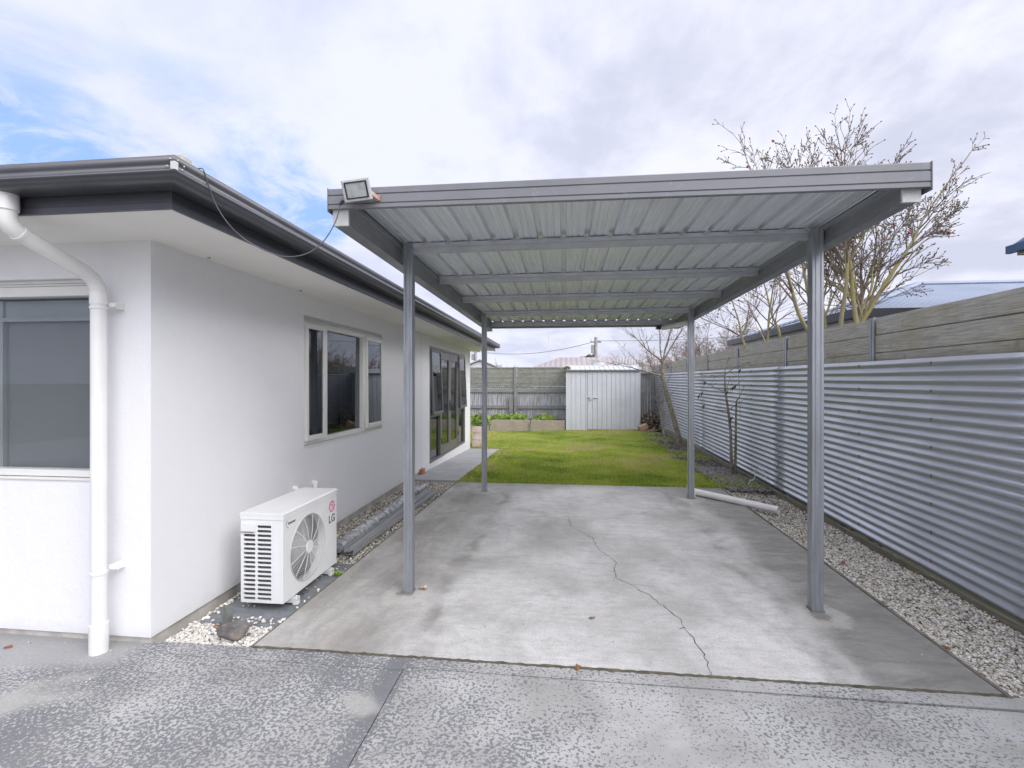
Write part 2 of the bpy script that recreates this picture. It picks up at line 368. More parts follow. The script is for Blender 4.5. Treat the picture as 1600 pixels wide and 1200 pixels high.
# ------------------------------------------------------------------ mesh helpers
OFF = {}
class MB:
    def __init__(s): s.v = []; s.f = []; s.m = []
    def add(s, vs, fs, m=0):
        o = len(s.v); s.v += [tuple(p) for p in vs]
        for f in fs: s.f.append(tuple(i + o for i in f)); s.m.append(m)
        return s
    def box(s, x0, x1, y0, y1, z0, z1, m=0):
        return s.hexa([(x0, y0, z0), (x1, y0, z0), (x1, y1, z0), (x0, y1, z0), (x0, y0, z1), (x1, y0, z1), (x1, y1, z1), (x0, y1, z1)], m)
    def hexa(s, p, m=0):
        return s.add(p, [(0, 3, 2, 1), (4, 5, 6, 7), (0, 1, 5, 4), (1, 2, 6, 5), (2, 3, 7, 6), (3, 0, 4, 7)], m)
    def bar(s, a, b, w, h, m=0, up=(0, 0, 1)):
        """box along a-b, w across, h along up (centred)"""
        a = Vector(a); b = Vector(b); d = (b - a).normalized(); r = d.cross(Vector(up)).normalized() * (w / 2); u = r.cross(d).normalized() * (h / 2)
        return s.hexa([a - r - u, a + r - u, b + r - u, b - r - u, a - r + u, a + r + u, b + r + u, b - r + u], m)
    def prism(s, poly, vec, m=0, caps=True):
        n = len(poly); vec = Vector(vec); a = [Vector(p) for p in poly]; b = [p + vec for p in a]
        fs = [(i, (i + 1) % n, n + (i + 1) % n, n + i) for i in range(n)]
        if caps: fs += [tuple(range(n - 1, -1, -1)), tuple(range(n, 2 * n))]
        return s.add(a + b, fs, m)
    def loft(s, rings, m=0, close=True, caps=True):
        n = len(rings[0]); vs = [p for r in rings for p in r]; fs = []
        for k in range(len(rings) - 1):
            for i in range(n if close else n - 1):
                j = (i + 1) % n; fs.append((k * n + i, k * n + j, (k + 1) * n + j, (k + 1) * n + i))
        if caps and close: fs += [tuple(range(n - 1, -1, -1)), tuple(range((len(rings) - 1) * n, len(rings) * n))]
        return s.add(vs, fs, m)
    def tube(s, pts, rad, k=8, m=0, caps=True):
        pts = [Vector(p) for p in pts]; n = len(pts)
        if not hasattr(rad, '__len__'): rad = [rad] * n
        rings = []; u = None
        for i in range(n):
            t = (pts[min(i + 1, n - 1)] - pts[max(i - 1, 0)])
            if t.length < 1e-9: t = Vector((0, 0, 1))
            t.normalize()
            if u is None: u = t.cross(Vector((0, 0, 1)) if abs(t.z) < .9 else Vector((1, 0, 0))).normalized()
            else:
                u = (u - t * u.dot(t)); u = u.normalized() if u.length > 1e-6 else t.orthogonal().normalized()
            w_ = t.cross(u)
            rings.append([pts[i] + (u * math.cos(2 * math.pi * j / k) + w_ * math.sin(2 * math.pi * j / k)) * rad[i] for j in range(k)])
        return s.loft(rings, m, True, caps)
    def disc(s, c, r, n, axis, m=0, k=24, th=.004):
        ax = Vector(axis).normalized(); c = Vector(c); return s.tube([c, c + ax * th], r, k, m)
    def ring(s, c, r, t, axis, m=0, k=48, sides=5, a0=0, a1=2 * math.pi):
        ax = Vector(axis).normalized(); u = ax.orthogonal().normalized() if abs(ax.x) < .9 else Vector((0, 1, 0)); w_ = ax.cross(u); c = Vector(c)
        full = abs(a1 - a0 - 2 * math.pi) < 1e-6
        pts = [c + (u * math.cos(a0 + (a1 - a0) * i / k) + w_ * math.sin(a0 + (a1 - a0) * i / k)) * r for i in range(k + 1)]
        return s.tube(pts, t, sides, m, not full)
    def build(s, name, mats, parent=None, base=None, smooth=None, bevel=0, tint=None):
        if not isinstance(mats, (list, tuple)): mats = [mats]
        off = Vector(OFF.get(parent.name, (0, 0, 0))) if parent else Vector(base if base else (0, 0, 0))
        me = bpy.data.meshes.new(name)
        v = np.array(s.v, dtype=np.float64) - np.array(off)
        me.from_pydata([tuple(p) for p in v], [], s.f)
        for x in mats: me.materials.append(M[x])
        if len(mats) > 1: me.polygons.foreach_set('material_index', s.m)
        if smooth is not None:
            me.polygons.foreach_set('use_smooth', [True] * len(me.polygons)); me.set_sharp_from_angle(angle=R(smooth))
        if tint is not None:
            at = me.attributes.new('tint', 'FLOAT', 'POINT'); at.data.foreach_set('value', tint)
        me.update()
        o = bpy.data.objects.new(name, me); C.objects.link(o)
        if parent: o.parent = parent
        else: o.location = off
        OFF[o.name] = tuple(off)
        if bevel:
            b = o.modifiers.new('bevel', 'BEVEL'); b.width = bevel; b.segments = 2; b.limit_method = 'ANGLE'; b.angle_limit = R(40)
            b.use_clamp_overlap = True
        return o
def npmesh(name, V, F, mname, parent=None, base=(0, 0, 0), tint=None, smooth=False):
    """fast mesh from numpy arrays (all faces same size)"""
    off = Vector(OFF.get(parent.name, (0, 0, 0))) if parent else Vector(base)
    me = bpy.data.meshes.new(name); k = F.shape[1]
    V = V - np.array(off)
    me.vertices.add(len(V)); me.vertices.foreach_set('co', V.astype(np.float32).ravel())
    me.loops.add(F.size); me.loops.foreach_set('vertex_index', F.astype(np.int32).ravel())
    me.polygons.add(len(F)); me.polygons.foreach_set('loop_start', np.arange(0, F.size, k, dtype=np.int32))
    me.polygons.foreach_set('loop_total', np.full(len(F), k, dtype=np.int32))
    me.materials.append(M[mname])
    if tint is not None:
        at = me.attributes.new('tint', 'FLOAT', 'POINT'); at.data.foreach_set('value', tint.astype(np.float32))
    me.update(calc_edges=True); me.validate()
    if smooth: me.polygons.foreach_set('use_smooth', [True] * len(F))
    o = bpy.data.objects.new(name, me); C.objects.link(o)
    if parent: o.parent = parent
    else: o.location = off
    OFF[o.name] = tuple(off); return o
def tag(o, label=None, cat=None, group=None, kind=None):
    if label: o['label'] = label
    if cat: o['category'] = cat
    if group: o['group'] = group
    if kind: o['kind'] = kind
    return o
def thing(name, loc, label, cat, group=None):
    o = bpy.data.objects.new(name, None); C.objects.link(o); o.location = loc; o.empty_display_size = .2
    OFF[o.name] = tuple(loc); return tag(o, label, cat, group)
def struct(o): o['kind'] = 'structure'; return o
def text_mesh(body, size, extrude=.001):
    cu = bpy.data.curves.new('lettering_curve', 'FONT'); cu.body = body; cu.size = size; cu.extrude = extrude; cu.align_x = 'CENTER'; cu.align_y = 'CENTER'; cu.offset = size * .018
    t = bpy.data.objects.new('lettering_tmp', cu); C.objects.link(t)
    bpy.context.view_layer.update()
    me = bpy.data.meshes.new_from_object(t.evaluated_get(bpy.context.evaluated_depsgraph_get()))
    C.objects.unlink(t); bpy.data.objects.remove(t)
    return [tuple(v.co) for v in me.vertices], [tuple(p.vertices) for p in me.polygons]

def clamp(x, a=0., b=1.): return max(a, min(b, x))
def gz(x, y):
    return -.18 * clamp((y - 7.5) / 5) * (1 - .75 * clamp((x + 1.7) / 4.5))

# ================================================================== GROUND
b = MB(); b.add([(-600, -600, -.35), (600, -600, -.35), (600, 900, -.35), (-600, 900, -.35)], [(0, 1, 2, 3)])
struct(b.build('ground', 'far_ground'))
# driveway
b = MB(); b.box(-14, 6, -14, 2.548, -.12, 0); b.box(-14, 3.02, 2.556, 2.655, -.12, 0)
b2 = MB()
b = MB()
def dr(xa, xb, ya, yb, yb2=None):
    yb2 = yb if yb2 is None else yb2
    b.hexa([(xa, ya, -.12), (xb, ya, -.12), (xb, yb2, -.12), (xa, yb, -.12), (xa, ya, 0), (xb, ya, 0), (xb, yb2, 0), (xa, yb, 0)])
dr(-14, -.896, -14, 2.545); dr(-.890, 6, -14, 2.568, 2.53)
dr(-14, -2.5, 2.545, 2.66); dr(-2.5, -.896, 2.550, 2.668); dr(-.896, 3.0, 2.573, 2.668)
struct(b.build('driveway', 'driveway'))
b = MB(); b.box(-14, 6, -14, 2.66, -.13, -.012); struct(b.build('driveway_joint', 'crack'))
# slab, with its cracks and saw cut (thin dark grooves laid 1.5 mm above it)
b = MB()
b.hexa([(-1.875, 2.68, -.12), (2.235, 2.68, -.12), (2.34, 7.50, -.12), (-1.70, 7.50, -.12), (-1.875, 2.68, 0), (2.235, 2.68, 0), (2.34, 7.50, 0), (-1.70, 7.50, 0)])
def ribbon(pts, wd, jit=.012, z=.0015, m=1, seed=1):
    rr = random.Random(seed); P = []
    for i in range(len(pts) - 1):
        a = Vector((*pts[i], 0)); c = Vector((*pts[i + 1], 0)); n = max(2, int((c - a).length / .035))
        for k in range(n):
            p = a.lerp(c, k / n); P.append((p.x + rr.uniform(-jit, jit), p.y + rr.uniform(-jit, jit)))
    P.append(pts[-1]); L = []; Q = []
    for i, p in enumerate(P):
        a = P[max(0, i - 1)]; c = P[min(len(P) - 1, i + 1)]; dx, dy = c[0] - a[0], c[1] - a[1]; l = math.hypot(dx, dy) or 1
        ww = wd * rr.uniform(.35, 1.3) / 2; L.append((p[0] - dy / l * ww, p[1] + dx / l * ww, z)); Q.append((p[0] + dy / l * ww, p[1] - dx / l * ww, z))
    n = len(P); b.add(L + Q, [(i, n + i, n + i + 1, i + 1) for i in range(n - 1)], m)
ribbon([(.045, 5.65), (.071, 5.30), (.28, 4.93), (.327, 4.57), (.40, 4.44), (.455, 4.26), (.408, 4.07), (.425, 3.93), (.518, 3.83), (.604, 3.69), (.716, 3.47), (.784, 3.28), (.779, 3.19), (.801, 3.06), (.818, 2.93), (.80, 2.69)], .0052, .012)
ribbon([(-.62, 5.60), (.045, 5.66), (.95, 5.89), (1.02, 5.98), (1.30, 6.32)], .0045, .008, seed=2)
ribbon([(1.28, 7.36), (1.45, 7.0), (1.68, 6.73)], .006, .008, seed=3)
ribbon([(.78, 3.19), (.73, 3.16)], .005, .006, seed=5); ribbon([(.52, 3.83), (.70, 3.80)], .004, .008, seed=6)
0 and ribbon([(.018, 6.62), (.015, 5.70), (.052, 4.91), (.10, 3.88), (.074, 3.29)], .0022, .001, seed=7)
0 and ribbon([(1.10, 5.9), (1.12, 4.6), (.92, 3.68), (.88, 2.95)], .0020, .001, seed=8)
struct(b.build('carport_slab', ['slab', 'crack']))
# dirt filled joint between slab and driveway
b = MB(); rr = random.Random(4); top = []; bot = []
for i in range(160):
    x = -1.875 + (2.235 + 1.875) * i / 159; top.append((x, 2.682 + rr.uniform(-.002, .008), .002)); bot.append((x, 2.666 + rr.uniform(-.008, .002), .002))
b.add(bot + top, [(i, i + 1, 161 + i, 160 + i) for i in range(159)]); b.box(-1.9, 2.3, 2.664, 2.684, -.06, -.003)
struct(b.build('slab_joint', 'joint'))
# air conditioner pad
b = MB(); b.hexa([(-2.44, 2.93, -.08), (-1.872, 2.93, -.08), (-1.832, 4.0, -.08), (-2.44, 4.0, -.08), (-2.44, 2.93, -.004), (-1.872, 2.93, -.004), (-1.832, 4.0, -.004), (-2.44, 4.0, -.004)])
struct(b.build('unit_pad', 'pad', bevel=.006))
# path by the house
b = MB(); ny = 12
for i in range(ny):
    ya = 7.50 + 5.0 * i / ny; yb = ya + 5.0 / ny; za = gz(-1.7, ya) + .012; zb = gz(-1.7, yb) + .012
    b.hexa([(-2.6, ya, -.34), (-1.705, ya, -.34), (-1.705, yb, -.34), (-2.6, yb, -.34), (-2.6, ya, za), (-1.705, ya, za), (-1.705, yb, zb), (-2.6, yb, zb)])
struct(b.build('path', 'path'))
# lawn sheet and soil bed sheet
def sheet(x0f, x1f, y0, y1, nx, ny, dz, wig=0.):
    bb = MB(); vs = []
    for j in range(ny + 1):
        y = y0 + (y1 - y0) * j / ny
        for i in range(nx + 1):
            x = x0f(y) + (x1f(y) - x0f(y)) * i / nx; vs.append((x, y, gz(x, y) + dz + wig * (math.sin(x * 9 + y * 5) * .5 + math.sin(x * 23 - y * 17) * .3)))
    bb.add(vs, [(j * (nx + 1) + i, j * (nx + 1) + i + 1, (j + 1) * (nx + 1) + i + 1, (j + 1) * (nx + 1) + i) for j in range(ny) for i in range(nx)]); return bb
def lawn_r(y): return 2.30 + .05 * math.sin(y * 2.1) + .10 * clamp((y - 8.5) / 4) + .06 * math.sin(y * 5.3)
struct(sheet(lambda y: -9, lambda y: 3.4, 7.505, 30, 24, 30, -.012, .004).build('soil_bed', 'soil', smooth=60))
struct(sheet(lambda y: -1.70 if y < 12.5 else -6.5, lawn_r, 7.51, 17.2, 30, 60, .004, .006).build('lawn', 'lawn', smooth=60))
# gravel beds
b = MB(); b.add([(2.24, 2.6, -.085), (3.1, 2.6, -.085), (3.25, 9, -.085), (2.3, 9, -.085)], [(0, 1, 2, 3)])
b.add([(-2.5, 2.66, -.05), (-1.85, 2.66, -.05), (-1.68, 7.5, -.05), (-2.5, 7.5, -.05)], [(0, 1, 2, 3)])
struct(b.build('gravel_base', 'gravel_bed'))
# ---------------------------------------------------------------- gravel stones
rng = np.random.default_rng(3)
ph = (1 + 5 ** .5) / 2
ICO = np.array([(-1, ph, 0), (1, ph, 0), (-1, -ph, 0), (1, -ph, 0), (0, -1, ph), (0, 1, ph), (0, -1, -ph), (0, 1, -ph), (ph, 0, -1), (ph, 0, 1), (-ph, 0, -1), (-ph, 0, 1)]) / 1.9
ICF = np.array([(0, 11, 5), (0, 5, 1), (0, 1, 7), (0, 7, 10), (0, 10, 11), (1, 5, 9), (5, 11, 4), (11, 10, 2), (10, 7, 6), (7, 1, 8), (3, 9, 4), (3, 4, 2), (3, 2, 6), (3, 6, 8), (3, 8, 9), (4, 9, 5), (2, 4, 11), (6, 2, 10), (8, 6, 7), (9, 8, 1)])
def stones(name, P, size, tint, label, flat=.7, z0=None):
    n = len(P); ang = rng.uniform(0, 6.28, (n, 3)); s = size * rng.uniform(.55, 1.35, (n, 1)) * np.stack([rng.uniform(.8, 1.4, n), rng.uniform(.7, 1.1, n), rng.uniform(.45, .9, n)], 1)
    base = ICO[None] * rng.uniform(.72, 1.2, (n, 12, 1)) * s[:, None, :]
    ca, sa = np.cos(ang), np.sin(ang)
    tl = (ang[:, 1] - 3.14) * .25; ct, st = np.cos(tl), np.sin(tl)
    x, y, z = base[..., 0], base[..., 1], base[..., 2]
    y, z = y * ct[:, None] - z * st[:, None], y * st[:, None] + z * ct[:, None]
    x, y = x * ca[:, :1] - y * sa[:, :1], x * sa[:, :1] + y * ca[:, :1]
    V = np.stack([x, y, z], -1) + P[:, None, :]
    F = ICF[None] + (np.arange(n) * 12)[:, None, None]
    o = npmesh(name, V.reshape(-1, 3), F.reshape(-1, 3), 'gravel', tint=np.repeat(tint, 12))
    return tag(o, label, 'gravel', kind='stuff')
n = 36000
yy = 2.67 + (8.1 - 2.67) * rng.random(n) ** 1.25
f = (yy - 2.67) / 4.85
xl = 2.262 + .105 * f; xr = 3.00 + .018 * (yy - 2.6) - .03
xx = xl + (xr - xl) * rng.random(n)
# dark leaf litter and soil swallow the far end
keep = rng.random(n) < np.clip((8.2 - yy) / 1.0, 0.0, 1)
xx, yy = xx[keep], yy[keep]
patch = np.sin(xx * 7 + yy * 3) * .5 + np.sin(xx * 3 - yy * 5 + 1) * .5
t = np.clip(rng.normal(.66, .24, len(xx)) - .10 * (patch > .7) - .22 * np.clip((yy - 4.6) / 3, 0, 1) - .25 * (rng.random(len(xx)) < .12), 0, 1)
P = np.stack([xx, yy, -.070 + .025 * rng.random(len(xx)) + .012 * patch + .045 * np.clip((2.36 - xx + .022 * (yy - 2.67)) / .1, 0, 1)], 1)
stones('gravel_strip', P, .0098, t, 'white and grey crushed stone strip between the slab edging and the corrugated iron fence')
n = 16000
yy = 2.675 + (7.49 - 2.675) * rng.random(n) ** 1.35; xr = -1.885 + .0352 * (yy - 2.68); xx = -2.478 + (xr + 2.478) * rng.random(n)
onpad = (yy > 2.93) & (yy < 4.0) & (xx > -2.43 + .02 * np.sin(yy * 20)) & (rng.random(n) > .012 + .10 * (yy < 3.0) + .05 * (xx < -2.38))
xx, yy = xx[~onpad], yy[~onpad]
t = np.clip(np.where(yy < 3.3, rng.normal(.82, .14, len(xx)), rng.normal(.48, .22, len(xx))), 0, 1)
t[rng.random(len(xx)) < .05] = .1
onp = (yy > 2.93) & (yy < 4.0) & (xx > -2.43)
P = np.stack([xx, yy, np.where(onp, .004, -.035 + .022 * rng.random(len(xx)))], 1)
stones('gravel_border', P, .0105, t, 'cream and brown gravel border along the foot of the white house wall')
# loose chips strewn on the driveway and slab
n = 150
xx = np.concatenate([rng.uniform(-3.6, -2.5, 40), rng.uniform(-2.4, 2.2, 60), rng.uniform(1.6, 2.3, 50)]); yy = np.concatenate([rng.uniform(2.2, 2.6, 40), rng.uniform(1.3, 7.4, 60), rng.uniform(2.9, 7.4, 50)])
stones('loose_chips', np.stack([xx, yy, np.full(n, .003)], 1), .0042, rng.uniform(.1, 1, n), 'small loose stone chips scattered over the concrete')
# slab edging board (right) and left strip
b = MB()
for i in range(5):
    ya = 2.66 + .978 * i; yb = ya + .972; xa = 2.238 + .105 * (ya - 2.68) / 4.82; xb = 2.238 + .105 * (yb - 2.68) / 4.82; t0 = .004 * (i % 2)
    b.hexa([(xa, ya, -.1), (xa + .022, ya, -.1), (xb + .022, yb, -.1), (xb, yb, -.1), (xa, ya, .006 + t0), (xa + .022, ya, .006 + t0), (xb + .022, yb, .004 + t0), (xb, yb, .004 + t0)])
tag(b.build('edging_board', 'bed_timber', base=(2.25, 2.66, -.1), bevel=.003), 'thin mossy timber edging board along the right side of the slab', 'edging')
b = MB()
b.hexa([(-1.888, 2.68, -.05), (-1.877, 2.68, -.05), (-1.703, 7.49, -.05), (-1.714, 7.49, -.05), (-1.888, 2.68, .002), (-1.877, 2.68, .002), (-1.703, 7.49, .002), (-1.714, 7.49, .002)])
tag(b.build('edging_strip', 'bed_timber', base=(-1.88, 2.68, -.05)), 'narrow grey strip between the house gravel and the left edge of the slab', 'edging')
# ---------------------------------------------------------------- grass blades
def blades(name, pts, h, wdt, tint, mname, label, cat, lean=.5):
    n = len(pts); a = rng.uniform(0, 6.28, n); hh = h * rng.uniform(.4, 1.25, n) * np.where(rng.random(n) < .04, 1.7, 1.)
    dx, dy = np.cos(a) * wdt / 2, np.sin(a) * wdt / 2; la = rng.uniform(0, 6.28, n); ll = hh * rng.uniform(0, lean, n)
    V = np.stack([pts + np.stack([dx, dy, 0 * dx], 1), pts - np.stack([dx, dy, 0 * dx], 1), pts + np.stack([np.cos(la) * ll, np.sin(la) * ll, hh], 1)], 1)
    F = np.arange(3 * n).reshape(-1, 3)
    o = npmesh(name, V.reshape(-1, 3), F, mname, tint=np.repeat(tint, 3)); return tag(o, label, cat, kind='stuff')
n = 230000
yy = 7.45 + 9.65 * rng.random(n) ** 1.3; lr = 2.30 + .05 * np.sin(yy * 2.1) + .10 * np.clip((yy - 8.5) / 4, 0, 1) + .06 * np.sin(yy * 5.3)
x0 = np.where(yy < 12.5, -1.72, -3.6); xx = x0 + (lr - x0 + .10) * rng.random(n)
def pn(x, y, s): return (np.sin(x * s + 1.3 * np.sin(y * s * .7)) + np.sin(y * s * 1.3 + 1.7 * np.sin(x * s * .6 + 2)) + np.sin((x + y) * s * .53 + 4)) / 3
pt = pn(xx, yy, 1.6) * .5 + pn(xx, yy, 4.1) * .35 + pn(xx, yy, 11) * .2
bare = (pt > .40) | ((np.abs(xx - 1.2) < .9) & (yy > 15.6) & (rng.random(n) < .75)) | ((xx < -1.35 + .12 * np.sin(yy * 3)) & (yy < 12.6) & (rng.random(n) < .65))
keep = ~(bare & (rng.random(n) < .55)) & ~((xx > lr - .05) & (rng.random(n) < .6))
xx, yy, pt, bare = xx[keep], yy[keep], pt[keep], bare[keep]
G = -.18 * np.clip((yy - 7.5) / 5, 0, 1) * (1 - .75 * np.clip((xx + 1.7) / 4.5, 0, 1))
t = np.clip(rng.normal(.44, .15, len(xx)) + .50 * pt + .36 * bare + .04, 0, 1)
hl = np.where(yy < 7.62, .75, 1.)
blades('lawn_grass', np.stack([xx, yy, G], 1), .034, .008, t, 'grass', 'short mown green lawn with yellowed patches behind the carport', 'grass', .9)
# moss, leaf litter in the soil bed
n = 14000
yy = rng.uniform(7.5, 17.5, n); xx = rng.uniform(2.25, 3.1, n)
G = -.18 * np.clip((yy - 7.5) / 5, 0, 1) * (1 - .75 * np.clip((xx + 1.7) / 4.5, 0, 1))
keep = pn(xx, yy, 3.1) > .05
blades('bed_moss', np.stack([xx, yy, G], 1)[keep], .02, .016, rng.uniform(.1, .7, n)[keep], 'grass', 'low moss and weeds growing in the soil bed at the fence foot', 'weeds', 1.2)
n = 2600
yy = rng.uniform(7.3, 9.4, n); xx = 2.42 + .62 * rng.random(n)
xx = np.concatenate([xx, rng.uniform(2.4, 3.1, 1500)]); yy = np.concatenate([yy, rng.uniform(9, 17, 1500)]); nn = len(xx)
G = -.18 * np.clip((yy - 7.5) / 5, 0, 1) * (1 - .75 * np.clip((xx + 1.7) / 4.5, 0, 1))
stones('leaf_litter', np.stack([xx, yy, G - .002], 1), .016, rng.uniform(0, .28, nn), 'dark damp leaf litter and bark chips around the small tree by the fence')

# ================================================================== HOUSE
HX, HY, HE = -2.5, 2.62, 12.45
house = thing('house', (-5.5, 7.5, 0), 'white plastered single storey house with dark gutters left of the carport', 'house')
def wall_open(along, fixed, a0, a1, z0, z1, th, opens, inward):
    """solid wall with rectangular openings [(lo, hi, zlo, zhi)]; thickness th towards inward"""
    bb = MB(); f0, f1 = sorted((fixed, fixed + inward * th))
    xs = sorted({a0, a1} | {v for o in opens for v in o[:2]}); zs = sorted({z0, z1} | {v for o in opens for v in o[2:]})
    hole = lambda i, j: any(o[0] <= (xs[i] + xs[i + 1]) / 2 <= o[1] and o[2] <= (zs[j] + zs[j + 1]) / 2 <= o[3] for o in opens)
    vid = {}
    def V(i, j, s):
        k = (i, j, s)
        if k not in vid:
            vid[k] = len(bb.v); fx = (f0, f1)[s]; bb.v.append((xs[i], fx, zs[j]) if along == 'x' else (fx, xs[i], zs[j]))
        return vid[k]
    nx, nz = len(xs) - 1, len(zs) - 1
    sol = lambda i, j: 0 <= i < nx and 0 <= j < nz and not hole(i, j)
    def F(*a): bb.f.append(a); bb.m.append(0)
    for i in range(nx):
        for j in range(nz):
            if not sol(i, j): continue
            F(V(i, j, 0), V(i + 1, j, 0), V(i + 1, j + 1, 0), V(i, j + 1, 0)); F(V(i, j, 1), V(i, j + 1, 1), V(i + 1, j + 1, 1), V(i + 1, j, 1))
            if not sol(i - 1, j): F(V(i, j, 0), V(i, j + 1, 0), V(i, j + 1, 1), V(i, j, 1))
            if not sol(i + 1, j): F(V(i + 1, j, 0), V(i + 1, j, 1), V(i + 1, j + 1, 1), V(i + 1, j + 1, 0))
            if not sol(i, j - 1): F(V(i, j, 0), V(i, j, 1), V(i + 1, j, 1), V(i + 1, j, 0))
            if not sol(i, j + 1): F(V(i, j + 1, 0), V(i + 1, j + 1, 0), V(i + 1, j + 1, 1), V(i, j + 1, 1))
    return bb
ZS = 2.462
FW = (-4.75, -2.845, .99, 2.245)      # front window opening
SW = (4.32, 6.295, .965, 2.252)       # side window
FD = (8.62, 11.74, .075, 2.275)        # french doors
wb = wall_open('x', HY, -9.0, HX, .045, ZS, .14, [FW], 1)
s1 = wall_open('y', HX, HY + .14, 8.10, .045, ZS, .14, [SW], -1)
o_ = len(wb.v); wb.v += s1.v; wb.f += [tuple(i + o_ for i in f_) for f_ in s1.f]; wb.m += s1.m
s1 = wall_open('y', HX - .004, 8.108, HE, -.20, ZS, .14, [FD], -1)
o_ = len(wb.v); wb.v += s1.v; wb.f += [tuple(i + o_ for i in f_) for f_ in s1.f]; wb.m += s1.m
wb.box(-9, HX - .144, HE - .14, HE, -.2, ZS); wb.box(-9.14, -9, HY, HE, 0, ZS)
wb.build('wall', 'wall', house)
b = MB(); b.box(-9, HX - .022, HY + .022, HY + .13, -.13, .045); b.box(HX - .12, HX - .022, HY + .13, 8.1, -.13, .045)
b.build('plinth', 'plinth', house)
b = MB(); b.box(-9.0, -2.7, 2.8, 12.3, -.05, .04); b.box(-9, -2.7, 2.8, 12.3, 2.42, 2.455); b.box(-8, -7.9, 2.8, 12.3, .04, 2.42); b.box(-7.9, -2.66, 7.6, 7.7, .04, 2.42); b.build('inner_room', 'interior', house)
# control joint
b = MB(); b.box(HX - .02, HX - .001, 8.100, 8.108, .0, ZS); b.build('control_joint', 'rubber', house)
# soffit, fascia, gutter
b = MB(); b.box(-9.6, -1.902, 2.112, 2.84, ZS, ZS + .02); b.box(-2.84, -1.902, 2.84, 12.92, ZS, ZS + .02); b.box(-9.6, -2.84, 12.2, 12.93, ZS, ZS + .02)
b.build('soffit', 'soffit', house)
for (xx_, yy_) in ((-2.44, 3.02), (-2.46, 4.2), (-3.3, 2.56)): b = MB(); b.box(xx_ - .008, xx_ + .008, yy_ - .008, yy_ + .008, ZS - .012, ZS); b.build('soffit_clip', 'plinth', house)
def eave(profile, name, mname, xo=-1.895, yo=2.105, ye=12.93, xe=-9.6):
    """profile [(out, z)] swept from the far end to the corner and then along the front, mitred"""
    bb = MB()
    r1 = [(xo + d_, ye, z_) for d_, z_ in profile]; r2 = [(xo + d_, yo - d_, z_) for d_, z_ in profile]; r3 = [(xe, yo - d_, z_) for d_, z_ in profile]
    bb.loft([r1, r2, r3]); return bb.build(name, mname, house)
eave([(-.02, 2.445), (0, 2.445), (0, 2.475), (-.004, 2.478), (-.004, 2.545), (0, 2.55), (0, 2.60), (-.02, 2.60)], 'fascia', 'fascia_dark')
eave([(.002, 2.528), (.085, 2.528), (.105, 2.530), (.120, 2.536), (.129, 2.547), (.132, 2.558), (.137, 2.562), (.137, 2.568), (.131, 2.572), (.129, 2.600), (.132, 2.604), (.132, 2.632), (.126, 2.638), (.119, 2.634), (.119, 2.59), (.02, 2.56), (.002, 2.56)], 'gutter', 'gutter').data.polygons.foreach_set('use_smooth', [True] * 36)
house.children[-1].data.set_sharp_from_angle(angle=R(38))
b = MB()   # joiner bracket on the gutter corner + pop rivets
b.box(-1.7575, -1.7555, 1.967, 1.985, 2.568, 2.604); b.box(-1.778, -1.7575, 1.9655, 1.9675, 2.568, 2.604)
b.build('gutter_bracket', 'cap_white', house)
for p in ((-1.762, 1.99, 2.615), (-1.757, 2.01, 2.58), (-1.785, 1.972, 2.617), (-1.80, 1.97, 2.585), (-1.757, 2.02, 2.60)): b = MB(); b.tube([(p[0], p[1], p[2]), (p[0] + .004, p[1] - .004, p[2])], .003, 6); b.build('rivet', 'cap_white', house)
# roof (low hip)
b = MB(); z0, z1 = 2.585, 3.25; xa, xb_, ya, yb_ = -9.6, -1.90, 2.11, 12.92
b.add([(xa, ya, z0), (xb_, ya, z0), (xb_, yb_, z0), (xa, yb_, z0), (-5.75, ya + 3.8, z1), (-5.75, yb_ - 3.8, z1)], [(0, 1, 4), (1, 2, 5, 4), (2, 3, 5), (3, 0, 4, 5), (3, 2, 1, 0)])
b.build('roof', 'roof_dark', house)
b = MB(); b.box(-2.000, -1.945, 2.22, 2.29, 2.60, 2.765); b.box(-2.012, -2.0, 2.20, 2.30, 2.60, 2.76); b.box(-1.935, -1.87, 2.17, 2.24, 2.62, 2.70)
b.build('ridge_cap_end', 'plinth', house, bevel=.004)
# front window
fw = MB(); x0, x1, zb, zt = FW; yo = HY + .012
for (a, c_, e, g) in ((x0, x1, zt - .052, zt - .012), (x0, x1, zb, zb + .035), (x1 - .05, x1, zb, zt - .012), (x0, x0 + .05, zb, zt - .012)): pass
fw.box(x0, x1, yo + .03, yo + .09, zt - .022, zt); fw.box(x0, x1, yo + .02, yo + .09, zt - .040, zt - .026); fw.box(x0, x1, yo + .008, yo + .09, zt - .105, zt - .044)
fw.box(x0, x1, yo + .008, yo + .09, zb + .018, zb + .058); fw.box(x0 - .0, x1, yo - .022, yo + .10, zb - .0, zb + .014)
fw.box(x1 - .045, x1, yo + .008, yo + .09, zb + .058, zt - .105); fw.box(x0, x0 + .045, yo + .008, yo + .09, zb + .058, zt - .105)
fro = thing('tmp', (0, 0, 0), 'x', 'x'); bpy.data.objects.remove(fro)
wf = fw.build('window', 'white_frame', house, bevel=.003); wf['label'] = 'cream framed front window with a grey roller blind'
b = MB(); b.box(x0 + .04, x1 - .04, yo + .045, yo + .051, zb + .05, zt - .10); b.build('pane', 'glass_clear', wf)
b = MB(); b.box(-3.66, x1 - .002, yo + .118, yo + .122, zb, 2.02); b.build('blind', 'blind', wf)
b = MB(); b.box(-3.68, x1 - .002, yo + .085, yo + .12, 1.995, 2.02); b.box(-3.68, x1 - .002, yo + .105, yo + .12, 2.02, 2.13); b.build('blind_box', 'blind_box', wf)
